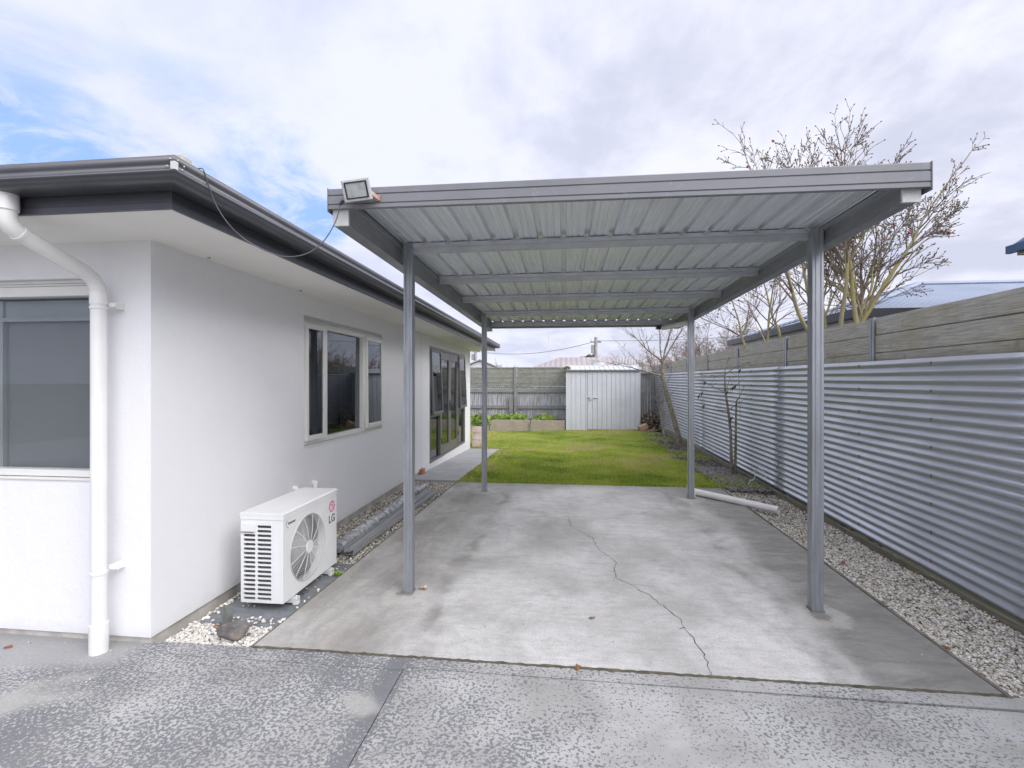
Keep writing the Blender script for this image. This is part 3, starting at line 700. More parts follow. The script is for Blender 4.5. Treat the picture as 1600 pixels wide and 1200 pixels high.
b = MB(); b.box(-3.74, -3.665, yo + .09, yo + .125, zb, 2.13); b.box(-4.74, -3.75, yo + .118, yo + .122, zb, 2.2); b.build('inner_jamb', 'blind_box', wf)
# side window
y0, y1, zb, zt = SW; xo_ = HX - .012
b = MB()
b.box(xo_ - .09, xo_ - .03, y0, y1, zt - .020, zt); b.box(xo_ - .09, xo_ - .015, y0, y1, zt - .040, zt - .024); b.box(xo_ - .09, xo_ + .002, y0, y1, zt - .10, zt - .044)
b.box(xo_ - .09, xo_ + .022, y0, y1, zb, zb + .014); b.box(xo_ - .09, xo_ + .002, y0, y1, zb + .018, zb + .062)
for (a, c_) in ((y0, y0 + .035), (4.705, 4.80), (5.70, 5.765), (y1 - .035, y1)): b.box(xo_ - .09, xo_ + .002, a, c_, zb + .062, zt - .10)
wf = b.build('window', 'white_frame', house, bevel=.003); wf['label'] = 'cream framed three pane side window'
b = MB(); b.box(xo_ - .05, xo_ - .044, 4.79, 5.71, zb + .05, zt - .09); b.build('pane', 'glass', wf)
def sash(ya, yb, za, zb2, fr, op, mname, nm='sash', root=house, x=xo_):
    """top hung opening sash, bottom swung out by op"""
    s_ = MB(); H = zb2 - za
    def X(z): return x + .012 + op * (zb2 - z) / H
    def piece(bb, a, c_, e, g, t0, t1):
        bb.hexa([(X(e) + t0, a, e), (X(e) + t1, a, e), (X(e) + t1, c_, e), (X(e) + t0, c_, e), (X(g) + t0, a, g), (X(g) + t1, a, g), (X(g) + t1, c_, g), (X(g) + t0, c_, g)])
    piece(s_, ya, yb, za, za + fr, -.018, .016); piece(s_, ya, yb, zb2 - fr, zb2, -.018, .016); piece(s_, ya, ya + fr * .8, za + fr, zb2 - fr, -.018, .016); piece(s_, yb - fr * .8, yb, za + fr, zb2 - fr, -.018, .016)
    o = s_.build(nm, mname, root, bevel=.0025)
    g_ = MB(); piece(g_, ya + fr * .7, yb - fr * .7, za + fr * .8, zb2 - fr * .8, -.004, .002); g_.build('glass_pane', 'glass', o); return o
sash(4.345, 4.715, zb + .058, zt - .075, .05, .004, 'white_frame')
sash(5.745, 6.275, zb + .058, zt - .075, .05, .012, 'white_frame')
b = MB(); n_ = 26
pts = [(HX - .24 - .02 * math.sin(i * 1.3), 5.55 + .75 * i / n_) for i in range(n_ + 1)]
b.add([(p[0], p[1], .9) for p in pts] + [(p[0], p[1], 2.3) for p in pts], [(i, i + 1, n_ + 2 + i, n_ + 1 + i) for i in range(n_)])
b.build('curtain', 'curtain', house, smooth=50)
# french doors
y0, y1, zb, zt = FD
b = MB(); xf = HX - .004
for (a, c_, e, g) in ((y0, y1, zt - .045, zt), (y0, y1, zb, zb + .04), (y0, y0 + .05, zb + .04, zt - .045), (9.36, 9.42, zb + .04, zt - .045), (10.96, 11.02, zb + .04, zt - .045), (y1 - .05, y1, zb + .04, zt - .045), (y0 + .05, 9.36, .93, .99), (11.02, y1 - .05, .93, .99)):
    b.box(xf - .08, xf + .012, a, c_, e, g)
df = b.build('door_frame', 'door_grey', house, bevel=.003)
for (a, c_) in ((y0 + .05, 9.36), (11.02, y1 - .05)): b = MB(); b.box(xf - .04, xf - .034, a, c_, zb + .04, .93); b.build('pane', 'glass', df)
for (a, c_) in ((9.42, 10.185), (10.195, 10.96)):
    b = MB(); za, zc = zb + .045, zt - .05
    for (p_, r_, e, g) in ((a, c_, za, za + .17), (a, c_, zc - .16, zc), (a, a + .095, za + .17, zc - .16), (c_ - .095, c_, za + .17, zc - .16)): b.box(xf - .045, xf + .004, p_, r_, e, g)
    dd = b.build('door', 'door_grey', house, bevel=.003)
    b = MB(); b.box(xf - .024, xf - .018, a + .09, c_ - .09, za + .16, zc - .15); b.build('pane', 'glass', dd)
    hy_ = c_ - .045 if a < 10 else a + .045
    b = MB(); b.box(xf + .004, xf + .012, hy_ - .014, hy_ + .014, .98, 1.20); b.tube([(xf + .01, hy_, 1.12), (xf + .045, hy_, 1.12), (xf + .05, hy_ + (-.12 if a < 10 else .12), 1.12)], .008, 8); b.build('handle', 'black_plastic', dd)
    for zc_ in (.35, 1.95): b = MB(); b.box(xf + .002, xf + .022, (a - .012 if a < 10 else c_ - .012), (a + .012 if a < 10 else c_ + .012), zc_, zc_ + .11); b.build('hinge', 'black_plastic', dd)
sash(y0 + .045, 9.365, .985, zt - .05, .05, .05, 'door_grey', x=xf - .003)
sash(11.015, y1 - .045, .985, zt - .05, .05, .05, 'door_grey', x=xf - .003)
for a in (y0 + .07, 9.33, 11.05, y1 - .07): b = MB(); b.bar((xf, a, 1.05), (xf + .045, a, 1.03), .012, .02); b.build('sash_stay', 'black_plastic', df)
b = MB()
for i in range(9):
    ang = .5 + i; b.box(-3.4 + .02 * math.sin(ang), -3.39 + .02 * math.sin(ang), 8.9 + .09 * i, 8.98 + .09 * i, .1, 2.25)
b.build('curtain', 'curtain', house)
# downpipe
b = MB(); px_ = -2.745
b.tube([(px_, 2.055, 2.545), (px_, 2.055, 2.45)], .047, 20); b.tube([(px_, 2.055, 2.475), (px_, 2.056, 2.41), (px_, 2.075, 2.375), (px_, 2.115, 2.352), (px_, 2.43, 2.235), (px_, 2.485, 2.205), (px_, 2.515, 2.16), (px_, 2.522, 2.11)], [.0405] * 8, 20)
b.tube([(px_, 2.522, 2.13), (px_, 2.522, 2.06)], .0445, 20); b.tube([(px_, 2.522, 2.07), (px_, 2.522, .02)], .040, 24); b.tube([(px_, 2.522, .17), (px_, 2.522, -.01)], .047, 24)
b.tube([(px_, 2.103, 2.357), (px_, 2.117, 2.351)], .044, 20)
dp = b.build('downpipe', 'pvc', house, smooth=40)
for zc_ in (2.04, .47):
    b = MB(); b.tube([(px_, 2.522, zc_ - .009), (px_, 2.522, zc_ + .009)], .0445, 20); b.box(px_ + .035, px_ + .075, 2.55, 2.58, zc_ + .01, zc_ + .035); b.box(px_ + .060, px_ + .073, 2.565, 2.62, zc_ + .0, zc_ + .045)
    b.build('pipe_clip', 'pvc', dp, bevel=.002)
b = MB(); b.tube([(px_ + .03, 2.0, 2.545), (px_ + .034, 1.992, 2.545)], .005, 6); b.build('screw', 'plinth', dp)
# little brick under the control joint
b = MB(); b.box(HX - .015, HX + .055, 7.98, 8.14, -.05, .085)
tag(b.build('brick', 'terracotta', base=(HX + .02, 8.06, -.05), bevel=.004), 'orange brick at the foot of the house wall where the path starts', 'brick')

# ================================================================== AIR CONDITIONER
ax0, ax1, ay0, ay1, az0, az1 = -2.262, -1.945, 3.10, 3.875, .055, .665
ac = thing('air_conditioner', (-2.1, 3.49, 0), 'white outdoor air conditioner unit with round fan guard beside the house wall', 'air conditioner')
b = MB(); T_ = .012
# casing: top ring walls leaving near face panel and fan opening
b.box(ax0, ax0 + T_, ay0, ay1, az0, az1); b.box(ax0 + T_, ax1 - T_, ay1 - T_, ay1, az0, az1); b.box(ax0 + T_, ax1 - T_, ay0 + T_, ay1 - T_, az0, az0 + T_)
# front (facing +x) with circular hole
cy, cz, cr = 3.425, .345, .238; k = 48
outer = []; inner = []
for i in range(k):
    a = 2 * math.pi * i / k; dy, dz = math.cos(a), math.sin(a); inner.append((cy + cr * dy, cz + cr * dz))
    t = min(((ay1 - cy) / dy if dy > 1e-9 else (ay0 - cy) / dy if dy < -1e-9 else 9e9), ((az1 - cz) / dz if dz > 1e-9 else (az0 - cz) / dz if dz < -1e-9 else 9e9)); outer.append((cy + t * dy, cz + t * dz))
for xx_ in (ax1, ax1 - T_):
    vs = [(xx_, *p) for p in inner] + [(xx_, *p) for p in outer]; b.add(vs, [(i, (i + 1) % k, k + (i + 1) % k, k + i) for i in range(k)])
corn = [(ay1, az1), (ay0, az1), (ay0, az0), (ay1, az0)]
for (yc_, zc_) in corn:   # corner triangles
    best = sorted(range(k), key=lambda i: math.hypot(outer[i][0] - yc_, outer[i][1] - zc_))
    i0 = next(i for i in best if abs(outer[i][0] - yc_) < 1e-6 ) if any(abs(outer[i][0] - yc_) < 1e-6 for i in best) else best[0]
    i1 = next(i for i in best if abs(outer[i][1] - zc_) < 1e-6)
    b.add([(ax1, *outer[i0]), (ax1, yc_, zc_), (ax1, *outer[i1])], [(0, 1, 2)])
b.add([(ax1, *p) for p in inner] + [(ax1 - .05, *p) for p in inner], [(i, (i + 1) % k, k + (i + 1) % k, k + i) for i in range(k)])
# front edge post facing the camera (near corner) and top/bottom rails of the near face
b.box(ax1 - .075, ax1 - .0004, ay0, ay0 + T_, az0, az1 - .0); b.box(ax0 + T_, ax1 - .075, ay0, ay0 + T_, az1 - .045, az1); 
body = b.build('casing', 'ac', ac)
# lid with rounded corners
b = MB(); pr = [(ax0 - .006, az1 + .001), (ax1 + .001, az1 + .001), (ax1 + .006, az1 + .006), (ax1 + .006, az1 + .012), (ax1 - .004, az1 + .022), (ax0 + .004, az1 + .022), (ax0 - .006, az1 + .014)]
b.prism([(p[0], ay0 - .006, p[1]) for p in pr], (0, ay1 - ay0 + .012, 0)); b.box(ax0 - .002, ax1 + .0035, ay0 - .004, ay0 - .001, az1 - .028, az1 + .004)
b.box(ax1 + .001, ax1 + .0035, ay0 - .001, ay1, az1 - .028, az1 + .004)
b.build('lid', 'ac', ac, bevel=.004)
# slotted near side panel
b = MB(); yA = ay0 - .001; x_l, x_r = ax0 + T_ * .2, ax1 - .0755; zlo, zhi = az0, az1 - .045
rows = 17; ph_ = (zhi - zlo - .03) / rows; sh = ph_ * .60
cols = [(x_l + .018, x_l + .108), (x_l + .122, x_r - .012)]
def arc(cx, czz, r, a0, a1, n=6): return [(cx + r * math.cos(a0 + (a1 - a0) * i / n), czz + r * math.sin(a0 + (a1 - a0) * i / n)) for i in range(n + 1)]
def plate(poly): b.prism([(p[0], yA, p[1]) for p in poly], (0, .006, 0))
zprev = zlo
for r_ in range(rows):
    z0_ = zlo + .02 + r_ * ph_; z1_ = z0_ + sh; rr_ = sh / 2; zc_ = (z0_ + z1_) / 2
    b.box(x_l, x_r, yA, yA + .006, zprev, z0_); zprev = z1_
    (l0, l1), (r0, r1) = cols
    top = r_ >= rows - 2
    plate([(x_l, z0_)] + [(l0 + rr_, z0_)] + arc(l0 + rr_, zc_, rr_, -math.pi / 2, -3 * math.pi / 2)[1:-1] + [(l0 + rr_, z1_), (x_l, z1_)])
    mid = [(l1 - rr_, z0_), (r0 + rr_, z0_)] + arc(r0 + rr_, zc_, rr_, -math.pi / 2, -3 * math.pi / 2)[1:-1] + [(r0 + rr_, z1_), (l1 - rr_, z1_)] + arc(l1 - rr_, zc_, rr_, math.pi / 2, -math.pi / 2)[1:-1]
    plate(mid)
    plate([(r1 - rr_, z0_), (x_r, z0_), (x_r, z1_), (r1 - rr_, z1_)] + arc(r1 - rr_, zc_, rr_, math.pi / 2, -math.pi / 2)[1:-1])
b.box(x_l, x_r, yA, yA + .006, zprev, zhi)
b.box(x_l + .004, x_l + .108, yA - .010, yA - .0004, zhi - 2.1 * ph_, zhi - .35 * ph_)
sp = b.build('side_grille', 'ac', ac)
b = MB()
for i in range(16): b.box(x_l + .008 + i * .006, x_l + .011 + i * .006, yA - .011, yA - .0095, zhi - 2.3 * ph_, zhi - 2.1 * ph_)
b.build('small_vent', 'ac_dark', sp)
b = MB(); b.box(ax0 + T_ + .001, ax1 - .08, ay0 + .035, ay0 + .037, az0 + .02, az1 - .05)
for i in range(20): b.box(ax0 + .02 + i * .011, ax0 + .024 + i * .011, ay0 + .028, ay0 + .035, az0 + .02, az1 - .05)
b.build('condenser_fin', 'ac_fin', ac)
# fan opening: dark well, blades, guard
b = MB(); b.box(ax1 - .13, ax1 - .12, ay0 + .04, ay1 - .03, az0 + .02, az1 - .02); b.build('fan_well', 'ac_dark', ac)
b = MB(); b.tube([(ax1 - .09, cy, cz), (ax1 - .03, cy, cz)], .05, 20)
for j in range(3):
    a0 = j * 2.094; ring0 = []; ring1 = []
    for i in range(9):
        a = a0 + i * .20
        ring0.append((ax1 - .085 + .006 * i, cy + .045 * math.cos(a), cz + .045 * math.sin(a))); ring1.append((ax1 - .09 + .008 * i, cy + .215 * math.cos(a + .25), cz + .215 * math.sin(a + .25)))
    b.add(ring0 + ring1, [(i, i + 1, 10 + i, 9 + i) for i in range(8)])
b.build('fan', 'fan_plastic', ac, smooth=40)
b = MB(); xg = ax1 + .010
for i in range(16): b.ring((xg - .010 * (i / 15) ** 2, cy, cz), .052 + (cr - .058) * i / 15, .0017, (1, 0, 0), k=56, sides=4)
for i in range(12):
    a = i * math.pi / 6 + .13; b.tube([(xg + .001, cy + .04 * math.cos(a), cz + .04 * math.sin(a)), (xg - .001, cy + .15 * math.cos(a + .06), cz + .15 * math.sin(a + .06)), (xg - .012, cy + .236 * math.cos(a + .12), cz + .236 * math.sin(a + .12))], .0022, 5)
b.tube([(xg - .004, cy, cz), (xg + .006, cy, cz)], .046, 28)
b.build('fan_guard', 'ac', ac, smooth=40)
b = MB(); b.ring((ax1 + .001, cy, cz), cr + .006, .0045, (1, 0, 0), k=64, sides=8); b.build('fan_rim', 'ac_ring', ac, smooth=60)
# feet and service pipes
for (fy,) in ((ay0 + .13,), (ay1 - .13,)):
    b = MB(); b.box(ax0 - .03, ax1 + .035, fy - .025, fy + .025, .012, .05); b.tube([(ax1 + .02, fy, .045), (ax1 + .02, fy, .062)], .008, 6); b.tube([(ax1 + .018, fy, -.002), (ax1 + .018, fy, .02)], .028, 10)
    b.build('foot', 'cap_white', ac, bevel=.006)
for y_, l_ in ((4.16, -.02), (4.50, -.04)):
    b = MB(); b.tube([(HX - .01, y_, .63 + l_), (HX + .015, y_, .63 + l_), (HX + .032, y_ - .015, .622 + l_), (HX + .034, y_ - .03, .595 + l_), (HX + .034, y_ - .03, .45), (HX + .09, 3.84, .30)], [.030, .029, .026, .020, .018, .018], 12)
    b.build('pipe_cover', 'pvc', ac, smooth=50)
# logo and lettering
vs, fs = text_mesh('LG', .088)
b = MB(); b.add([(ax1 + .0012 + p[2], 3.79 + p[0], .452 + p[1]) for p in vs], fs); b.build('lettering', 'logo_grey', ac)
b = MB(); lx, ly, lz = ax1 + .0015, 3.79, .557
b.ring((lx, ly, lz), .043, .0035, (1, 0, 0), k=40, sides=4, a0=.5, a1=6.5)
b.ring((lx, ly, lz), .033, .0016, (1, 0, 0), k=36, sides=4)
b.bar((lx, ly + .002, lz + .022), (lx, ly + .002, lz - .018), .005, .003, up=(1, 0, 0)); b.bar((lx, ly, lz - .018), (lx, ly + .016, lz - .018), .005, .003, up=(1, 0, 0)); b.tube([(lx - .001, ly - .013, lz + .012), (lx + .0015, ly - .013, lz + .012)], .005, 10)
b.bar((lx, ly + .012, lz + .002), (lx, ly + .04, lz + .002), .005, .003, up=(1, 0, 0))
b.build('emblem', 'logo_red', ac)
vs, fs = text_mesh('Inverter', .028)
b = MB(); b.add([(ax1 + .0012 + p[2], 3.205 + p[0], .598 + p[1]) for p in vs], fs); b.ring((ax1 + .0012, 3.165, .597), .030, .0018, (1, 0, 0), k=20, sides=4, a0=2.2, a1=4.6); b.build('lettering', 'logo_grey', ac)

# ================================================================== CARPORT
cp = thing('carport', (.27, 5.1, 0), 'open galvanised steel carport with flat ribbed roof over the concrete slab', 'carport')
def post(x0, x1, y0, y1, z1, side):
    b = MB(); g = .004; c = (x0 + x1) / 2; w5 = (x1 - x0)
    # profile with two shallow grooves on the near face
    pr = [(x0, y0), (x0 + .22 * w5, y0), (x0 + .25 * w5, y0 + g), (x0 + .29 * w5, y0 + g), (x0 + .32 * w5, y0), (x0 + .68 * w5, y0), (x0 + .71 * w5, y0 + g), (x0 + .75 * w5, y0 + g), (x0 + .78 * w5, y0), (x1, y0), (x1, y1), (x0, y1)]
    b.prism([(p[0], p[1], 0) for p in pr], (0, 0, z1)); o = b.build('post', 'galv_post', cp, bevel=.0025)
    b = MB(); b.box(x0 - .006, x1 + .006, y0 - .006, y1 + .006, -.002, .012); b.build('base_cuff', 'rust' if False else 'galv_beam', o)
    return o
post(-1.212, -1.145, 3.475, 3.545, 2.655, 1); post(1.714, 1.790, 3.505, 3.575, 2.665, -1)
post(-1.208, -1.138, 6.855, 6.925, 2.60, 1); post(1.702, 1.776, 6.745, 6.815, 2.60, -1)
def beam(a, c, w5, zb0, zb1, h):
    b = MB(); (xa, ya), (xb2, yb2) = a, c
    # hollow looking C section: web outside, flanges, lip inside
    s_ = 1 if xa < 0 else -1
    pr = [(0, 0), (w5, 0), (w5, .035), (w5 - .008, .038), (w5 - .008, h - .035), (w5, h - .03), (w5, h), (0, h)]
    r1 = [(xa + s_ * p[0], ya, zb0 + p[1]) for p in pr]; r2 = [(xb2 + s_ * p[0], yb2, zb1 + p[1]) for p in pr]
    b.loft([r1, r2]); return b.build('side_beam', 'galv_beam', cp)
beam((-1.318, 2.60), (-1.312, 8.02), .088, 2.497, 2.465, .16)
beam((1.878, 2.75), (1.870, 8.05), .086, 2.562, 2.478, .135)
b = MB(); b.box(-1.321, -1.227, 2.585, 2.60, 2.494, 2.585); b.build('end_cap', 'cap_white', cp, bevel=.002)
b = MB(); b.box(1.789, 1.881, 2.735, 2.75, 2.556, 2.628); b.build('end_cap', 'cap_white', cp, bevel=.002)
def zs(x, y):
    l = 2.668 - .010 * (y - 2.6); r = 2.700 - .017 * (y - 2.7); t = (x + 1.23) / 3.02; return l + (r - l) * t
# purlins
for (ya, yb2, xa, xb2) in ((3.50, 3.55, -1.146, 1.714), (4.57, 4.62, -1.228, 1.79), (5.62, 5.66, -1.228, 1.79), (6.80, 6.75, -1.14, 1.70), (7.90, 7.92, -1.228, 1.79)):
    pr = [(0, -.074), (.045, -.074), (.045, 0), (0, 0), (0, -.010), (.006, -.014), (.006, -.030), (0, -.036)]
    pr = [(-.006, -.076), (.04, -.076), (.04, -.001), (0, -.001), (-.008, -.006), (-.008, -.034), (.004, -.040), (.004, -.068), (-.006, -.071)]
    b = MB(); b.loft([[(xa, ya + p[0], zs(xa, ya) + p[1]) for p in pr], [(xb2, yb2 + p[0], zs(xb2, yb2) + p[1]) for p in pr]])
    k = 17
    for i in range(k):
        x = -1.06 + i * .172
        if xa < x < xb2:
            y = ya + (yb2 - ya) * (x - xa) / (xb2 - xa); z = zs(x, y); b.box(x - .012, x - .004, y - .022, y - .009, z - .018, z - .002); b.box(x + .006, x + .016, y - .018, y - .009, z - .022, z - .001)
    b.build('purlin', 'galv_purlin', cp)
# roof sheet: ribbed profile, thickness .0015
prof = []; x = -1.235; pitch = .172
while x < 1.79:
    for dx, dz in ((0, 0), (.002, 0), (.008, .030), (.040, .030), (.046, 0), (.078, 0), (.082, .004), (.088, .004), (.092, 0), (.128, 0), (.132, .004), (.138, .004), (.142, 0)):
        if x + dx < 1.79: prof.append((x + dx, dz))
    x += pitch
rings = []
for t in range(0, 12):
    y_ = t / 11; row = []
    for (px2, dz) in prof:
        yf = 2.60 + .14 * (px2 + 1.23) / 3.02; y = yf + (8.0 - yf) * y_; row.append((px2, y, zs(px2, y) + dz + .002))
    rings.append(row)
b = MB(); b.loft(rings, close=False, caps=False); o = b.build('roof_sheet', 'galv_sheet', cp)
so_ = o.modifiers.new('solid', 'SOLIDIFY'); so_.thickness = .0015; so_.offset = 1
# front fascia with fold lines
def fpro(z0, z1): h = z1 - z0; return [(0, z0), (0, z0 + .17 * h), (.006, z0 + .19 * h), (.006, z0 + .22 * h), (0, z0 + .24 * h), (0, z0 + .62 * h), (.007, z0 + .65 * h), (.007, z0 + .68 * h), (.001, z0 + .70 * h), (.001, z1 - .004), (.004, z1), (.03, z1), (.03, z1 - .01), (.012, z1 - .012), (.012, z0 + .012), (.03, z0 + .012), (.03, z0)]
b = MB(); b.loft([[(-1.335, 2.560 + p[0], p[1]) for p in fpro(2.584, 2.698)], [(1.905, 2.700 + p[0], p[1]) for p in fpro(2.622, 2.752)]]); b.build('front_fascia', 'fascia_grey', cp)
b = MB(); b.box(-1.339, -1.335, 2.556, 2.66, 2.568, 2.70); b.build('fascia_end', 'fascia_grey', cp)
b = MB(); b.box(1.905, 1.910, 2.696, 2.80, 2.604, 2.755); b.build('fascia_end', 'fascia_grey', cp)
# side barge flashings
b = MB(); b.hexa([(-1.326, 2.62, 2.60), (-1.319, 2.62, 2.60), (-1.319, 8.02, 2.58), (-1.326, 8.02, 2.58), (-1.326, 2.62, 2.695), (-1.319, 2.62, 2.695), (-1.319, 8.02, 2.645), (-1.326, 8.02, 2.645)])
b.hexa([(-1.319, 2.62, 2.688), (-1.22, 2.62, 2.702), (-1.22, 8.02, 2.650), (-1.319, 8.02, 2.638), (-1.319, 2.62, 2.690), (-1.22, 2.62, 2.704), (-1.22, 8.02, 2.652), (-1.319, 8.02, 2.640)])
b.build('barge_flashing', 'fascia_grey', cp)
b = MB(); b.hexa([(1.884, 2.76, 2.64), (1.890, 2.76, 2.64), (1.882, 8.02, 2.56), (1.876, 8.02, 2.56), (1.884, 2.76, 2.748), (1.890, 2.76, 2.748), (1.882, 8.02, 2.660), (1.876, 8.02, 2.660)])
b.hexa([(1.77, 2.76, 2.744), (1.884, 2.76, 2.742), (1.876, 8.02, 2.654), (1.77, 8.02, 2.656), (1.77, 2.76, 2.746), (1.884, 2.76, 2.744), (1.876, 8.02, 2.656), (1.77, 8.02, 2.658)])
b.build('barge_flashing', 'fascia_grey', cp)
# rear gutter and downpipe
b = MB(); pr = [(0, 0), (.10, 0), (.10, .085), (.094, .085), (.094, .006), (.006, .006), (.006, .085), (0, .085)]
b.loft([[(-1.33, 8.03 + p[0], 2.525 + p[1]) for p in pr], [(1.89, 8.03 + p[0], 2.520 + p[1]) for p in pr]]); rg = b.build('rear_gutter', 'fascia_grey', cp)
b = MB(); b.box(1.50, 1.60, 7.96, 8.06, 2.47, 2.52); b.build('outlet', 'black_plastic', rg)
b = MB(); b.tube([(1.60, 7.93, 2.485), (1.66, 7.6, 2.47), (1.735, 6.93, 2.44), (1.75, 6.87, 2.40), (1.752, 6.865, 2.34), (1.752, 6.865, .12)], .040, 16); b.tube([(1.752, 6.865, .16), (1.752, 6.865, .05), (1.77, 6.86, .035), (1.80, 6.84, .04)], .046, 16)
b.build('downpipe', 'pvc', cp, smooth=45)
# long loose pipe on the ground
b = MB(); a = Vector((1.80, 6.96, .055)); c = Vector((2.61, 6.13, .030)); dd = (c - a).normalized(); u = dd.orthogonal().normalized(); w_ = dd.cross(u); k = 20
R1, R2 = .044, .039
rg_ = lambda p, r: [p + (u * math.cos(2 * math.pi * i / k) + w_ * math.sin(2 * math.pi * i / k)) * r for i in range(k)]
b.loft([rg_(a, R1), rg_(c, R1), rg_(c, R2), rg_(a, R2)], caps=False)
tag(b.build('drain_pipe', 'pvc', base=tuple(a), smooth=45), 'long white plastic pipe lying from the rear right carport post onto the gravel', 'pipe')

# ================================================================== FLOODLIGHT + CABLE
fl = thing('floodlight', (-1.15, 2.55, 2.60), 'small square grey floodlight mounted on the left end of the carport fascia', 'floodlight')
Mx = Matrix.Translation((-1.136, 2.50, 2.658)) @ Matrix.Rotation(R(7), 4, 'Z') @ Matrix.Rotation(R(20), 4, 'X') @ Matrix.Rotation(R(-7), 4, 'Y')
def xf_(b): b.v = [tuple(Mx @ Vector(p)) for p in b.v]; return b
b = MB(); W, H = .077, .056
def rr4(w_, h_, y): return [(-w_, y, -h_), (w_, y, -h_), (w_, y, h_), (-w_, y, h_)]
b.loft([rr4(W * .7, H * .7, .045), rr4(W * .95, H * .95, .02), rr4(W, H, .0), rr4(W, H, -.012), rr4(W * .80, H * .76, -.014), rr4(W * .78, H * .74, -.006)])
xf_(b).build('housing', 'lamp_body', fl, bevel=.003)
b = MB()
for (a0, a1, c0, c1) in ((-W * .80, W * .80, -H * .76, -H * .66), (-W * .80, W * .80, H * .66, H * .76), (-W * .80, -W * .70, -H * .66, H * .66), (W * .70, W * .80, -H * .66, H * .66)): b.box(a0, a1, -.0175, -.012, c0, c1)
xf_(b).build('gasket', 'rubber', fl)
b = MB(); b.box(-W * .70, W * .70, -.0150, -.012, -H * .66, H * .66)
for i in range(5): b.box(-W * .62 + i * .024, -W * .62 + i * .024 + .010, -.016, -.015, -H * .5, H * .5)
xf_(b).build('lens', 'lamp_lens', fl)
b = MB(); b.bar((-1.062, 2.51, 2.645), (-1.045, 2.565, 2.635), .012, .022); b.box(-1.06, -1.03, 2.558, 2.567, 2.620, 2.652); b.build('bracket', 'orange', fl)
b = MB(); b.tube([(-1.215, 2.50, 2.605), (-1.235, 2.505, 2.585)], .009, 8); b.build('cable_gland', 'black_plastic', fl)
b = MB(); A = Vector((-1.235, 2.505, 2.585))
key = [(-1.235, 2.505, 2.585), (-1.262, 2.497, 2.482), (-1.325, 2.47, 2.362), (-1.41, 2.44, 2.295), (-1.515, 2.40, 2.279), (-1.63, 2.35, 2.322), (-1.70, 2.28, 2.386), (-1.745, 2.22, 2.480), (-1.757, 2.17, 2.58), (-1.760, 2.145, 2.637), (-1.775, 2.14, 2.648), (-1.82, 2.14, 2.64)]
pts = []
for i_ in range(len(key) - 1):
    p0, p1, p2, p3 = [Vector(key[max(0, min(len(key) - 1, i_ + o_))]) for o_ in (-1, 0, 1, 2)]
    for k_ in range(5): t = k_ / 5; pts.append(.5 * ((2 * p1) + (p2 - p0) * t + (2 * p0 - 5 * p1 + 4 * p2 - p3) * t * t + (3 * p1 - p0 - 3 * p2 + p3) * t ** 3))
b.tube(pts, .0030, 6)
tag(b.build('power_cable', 'cable', base=tuple(A), smooth=60), 'thin grey cable sagging from the floodlight to the house gutter', 'cable')

# ================================================================== THINGS BY THE HOUSE
def rock(name, c, s, mname, label, seed, rot=0., tilt=0.):
    me = bmesh.new(); bmesh.ops.create_icosphere(me, subdivisions=3, radius=1); rr = random.Random(seed)
    cuts = [(Vector((rr.gauss(0, 1), rr.gauss(0, 1), rr.gauss(0, 1))).normalized(), rr.uniform(.45, .8)) for _ in range(11)]
    for v in me.verts:
        for n_, d_ in cuts:
            e = v.co.dot(n_) - d_
            if e > 0: v.co -= n_ * e * .93
        v.co *= 1 + .03 * math.sin(v.co.x * 9 + seed) * math.sin(v.co.y * 8)
    m3 = Matrix.Rotation(rot, 3, 'Z') @ Matrix.Rotation(tilt, 3, 'X')
    b = MB(); b.add([Vector(c) + m3 @ Vector((v.co.x * s[0], v.co.y * s[1], v.co.z * s[2])) for v in me.verts], [tuple(v.index for v in f.verts) for f in me.faces]); me.free()
    return tag(b.build(name, mname, base=(c[0], c[1], 0), smooth=28), label, 'rock', 'rocks on the corner gravel')
rock('rock', (-2.05, 2.765, .045), (.105, .075, .075), 'rock', 'brown and black angular rock in front, lying on the white gravel by the house corner', 3, .5)
rock('rock', (-2.18, 2.86, .065), (.035, .085, .14), 'rock_grey', 'flat grey-green stone propped upright behind the brown rock on white gravel', 8, .7, .35)
# wrapped bundle and steel lengths
b = MB(); pts = []; rad = []
a = Vector((-2.09, 4.20, .055)); c = Vector((-2.06, 6.75, .07))
for i in range(60):
    t = i / 59; p = a.lerp(c, t); pts.append((p.x + .010 * math.sin(t * 14), p.y, p.z + .008 * math.sin(t * 9 + 1))); rad.append(.060 + .009 * math.sin(i * 1.7) + .006 * math.sin(i * 3.1) + (.0 if .05 < t < .93 else -.010))
b.tube(pts, rad, 14)
bu = tag(b.build('wrapped_bundle', 'wrap', base=tuple(a), smooth=35), 'roll wrapped in shiny grey plastic lying on the gravel behind the air conditioner', 'bundle')
b = MB(); w6 = .085; pr = [(0, 0), (w6, 0), (w6, .05), (w6 - .012, .05), (w6 - .012, .045), (w6 - .005, .045), (w6 - .005, .005), (.005, .005), (.005, .045), (.012, .045), (.012, .05), (0, .05)]
b.loft([[(-2.015 + p[0], 4.17, .008 + p[1]) for p in pr], [(-1.905 + p[0], 6.64, .012 + p[1]) for p in pr]])
tag(b.build('steel_channel', 'galv_purlin', base=(-1.97, 4.17, .008)), 'long galvanised steel channel lying along the left slab edge', 'steel length')
b = MB(); b.loft([[(-1.99 + p[0] * .7, 4.10, .060 + p[1] * .8) for p in pr], [(-1.93 + p[0] * .7, 6.5, .066 + p[1] * .8) for p in pr]])
tag(b.build('steel_channel', 'galv_purlin', base=(-1.95, 4.10, .06)), 'narrower steel channel resting on top of the wide one beside the plastic roll', 'steel length')
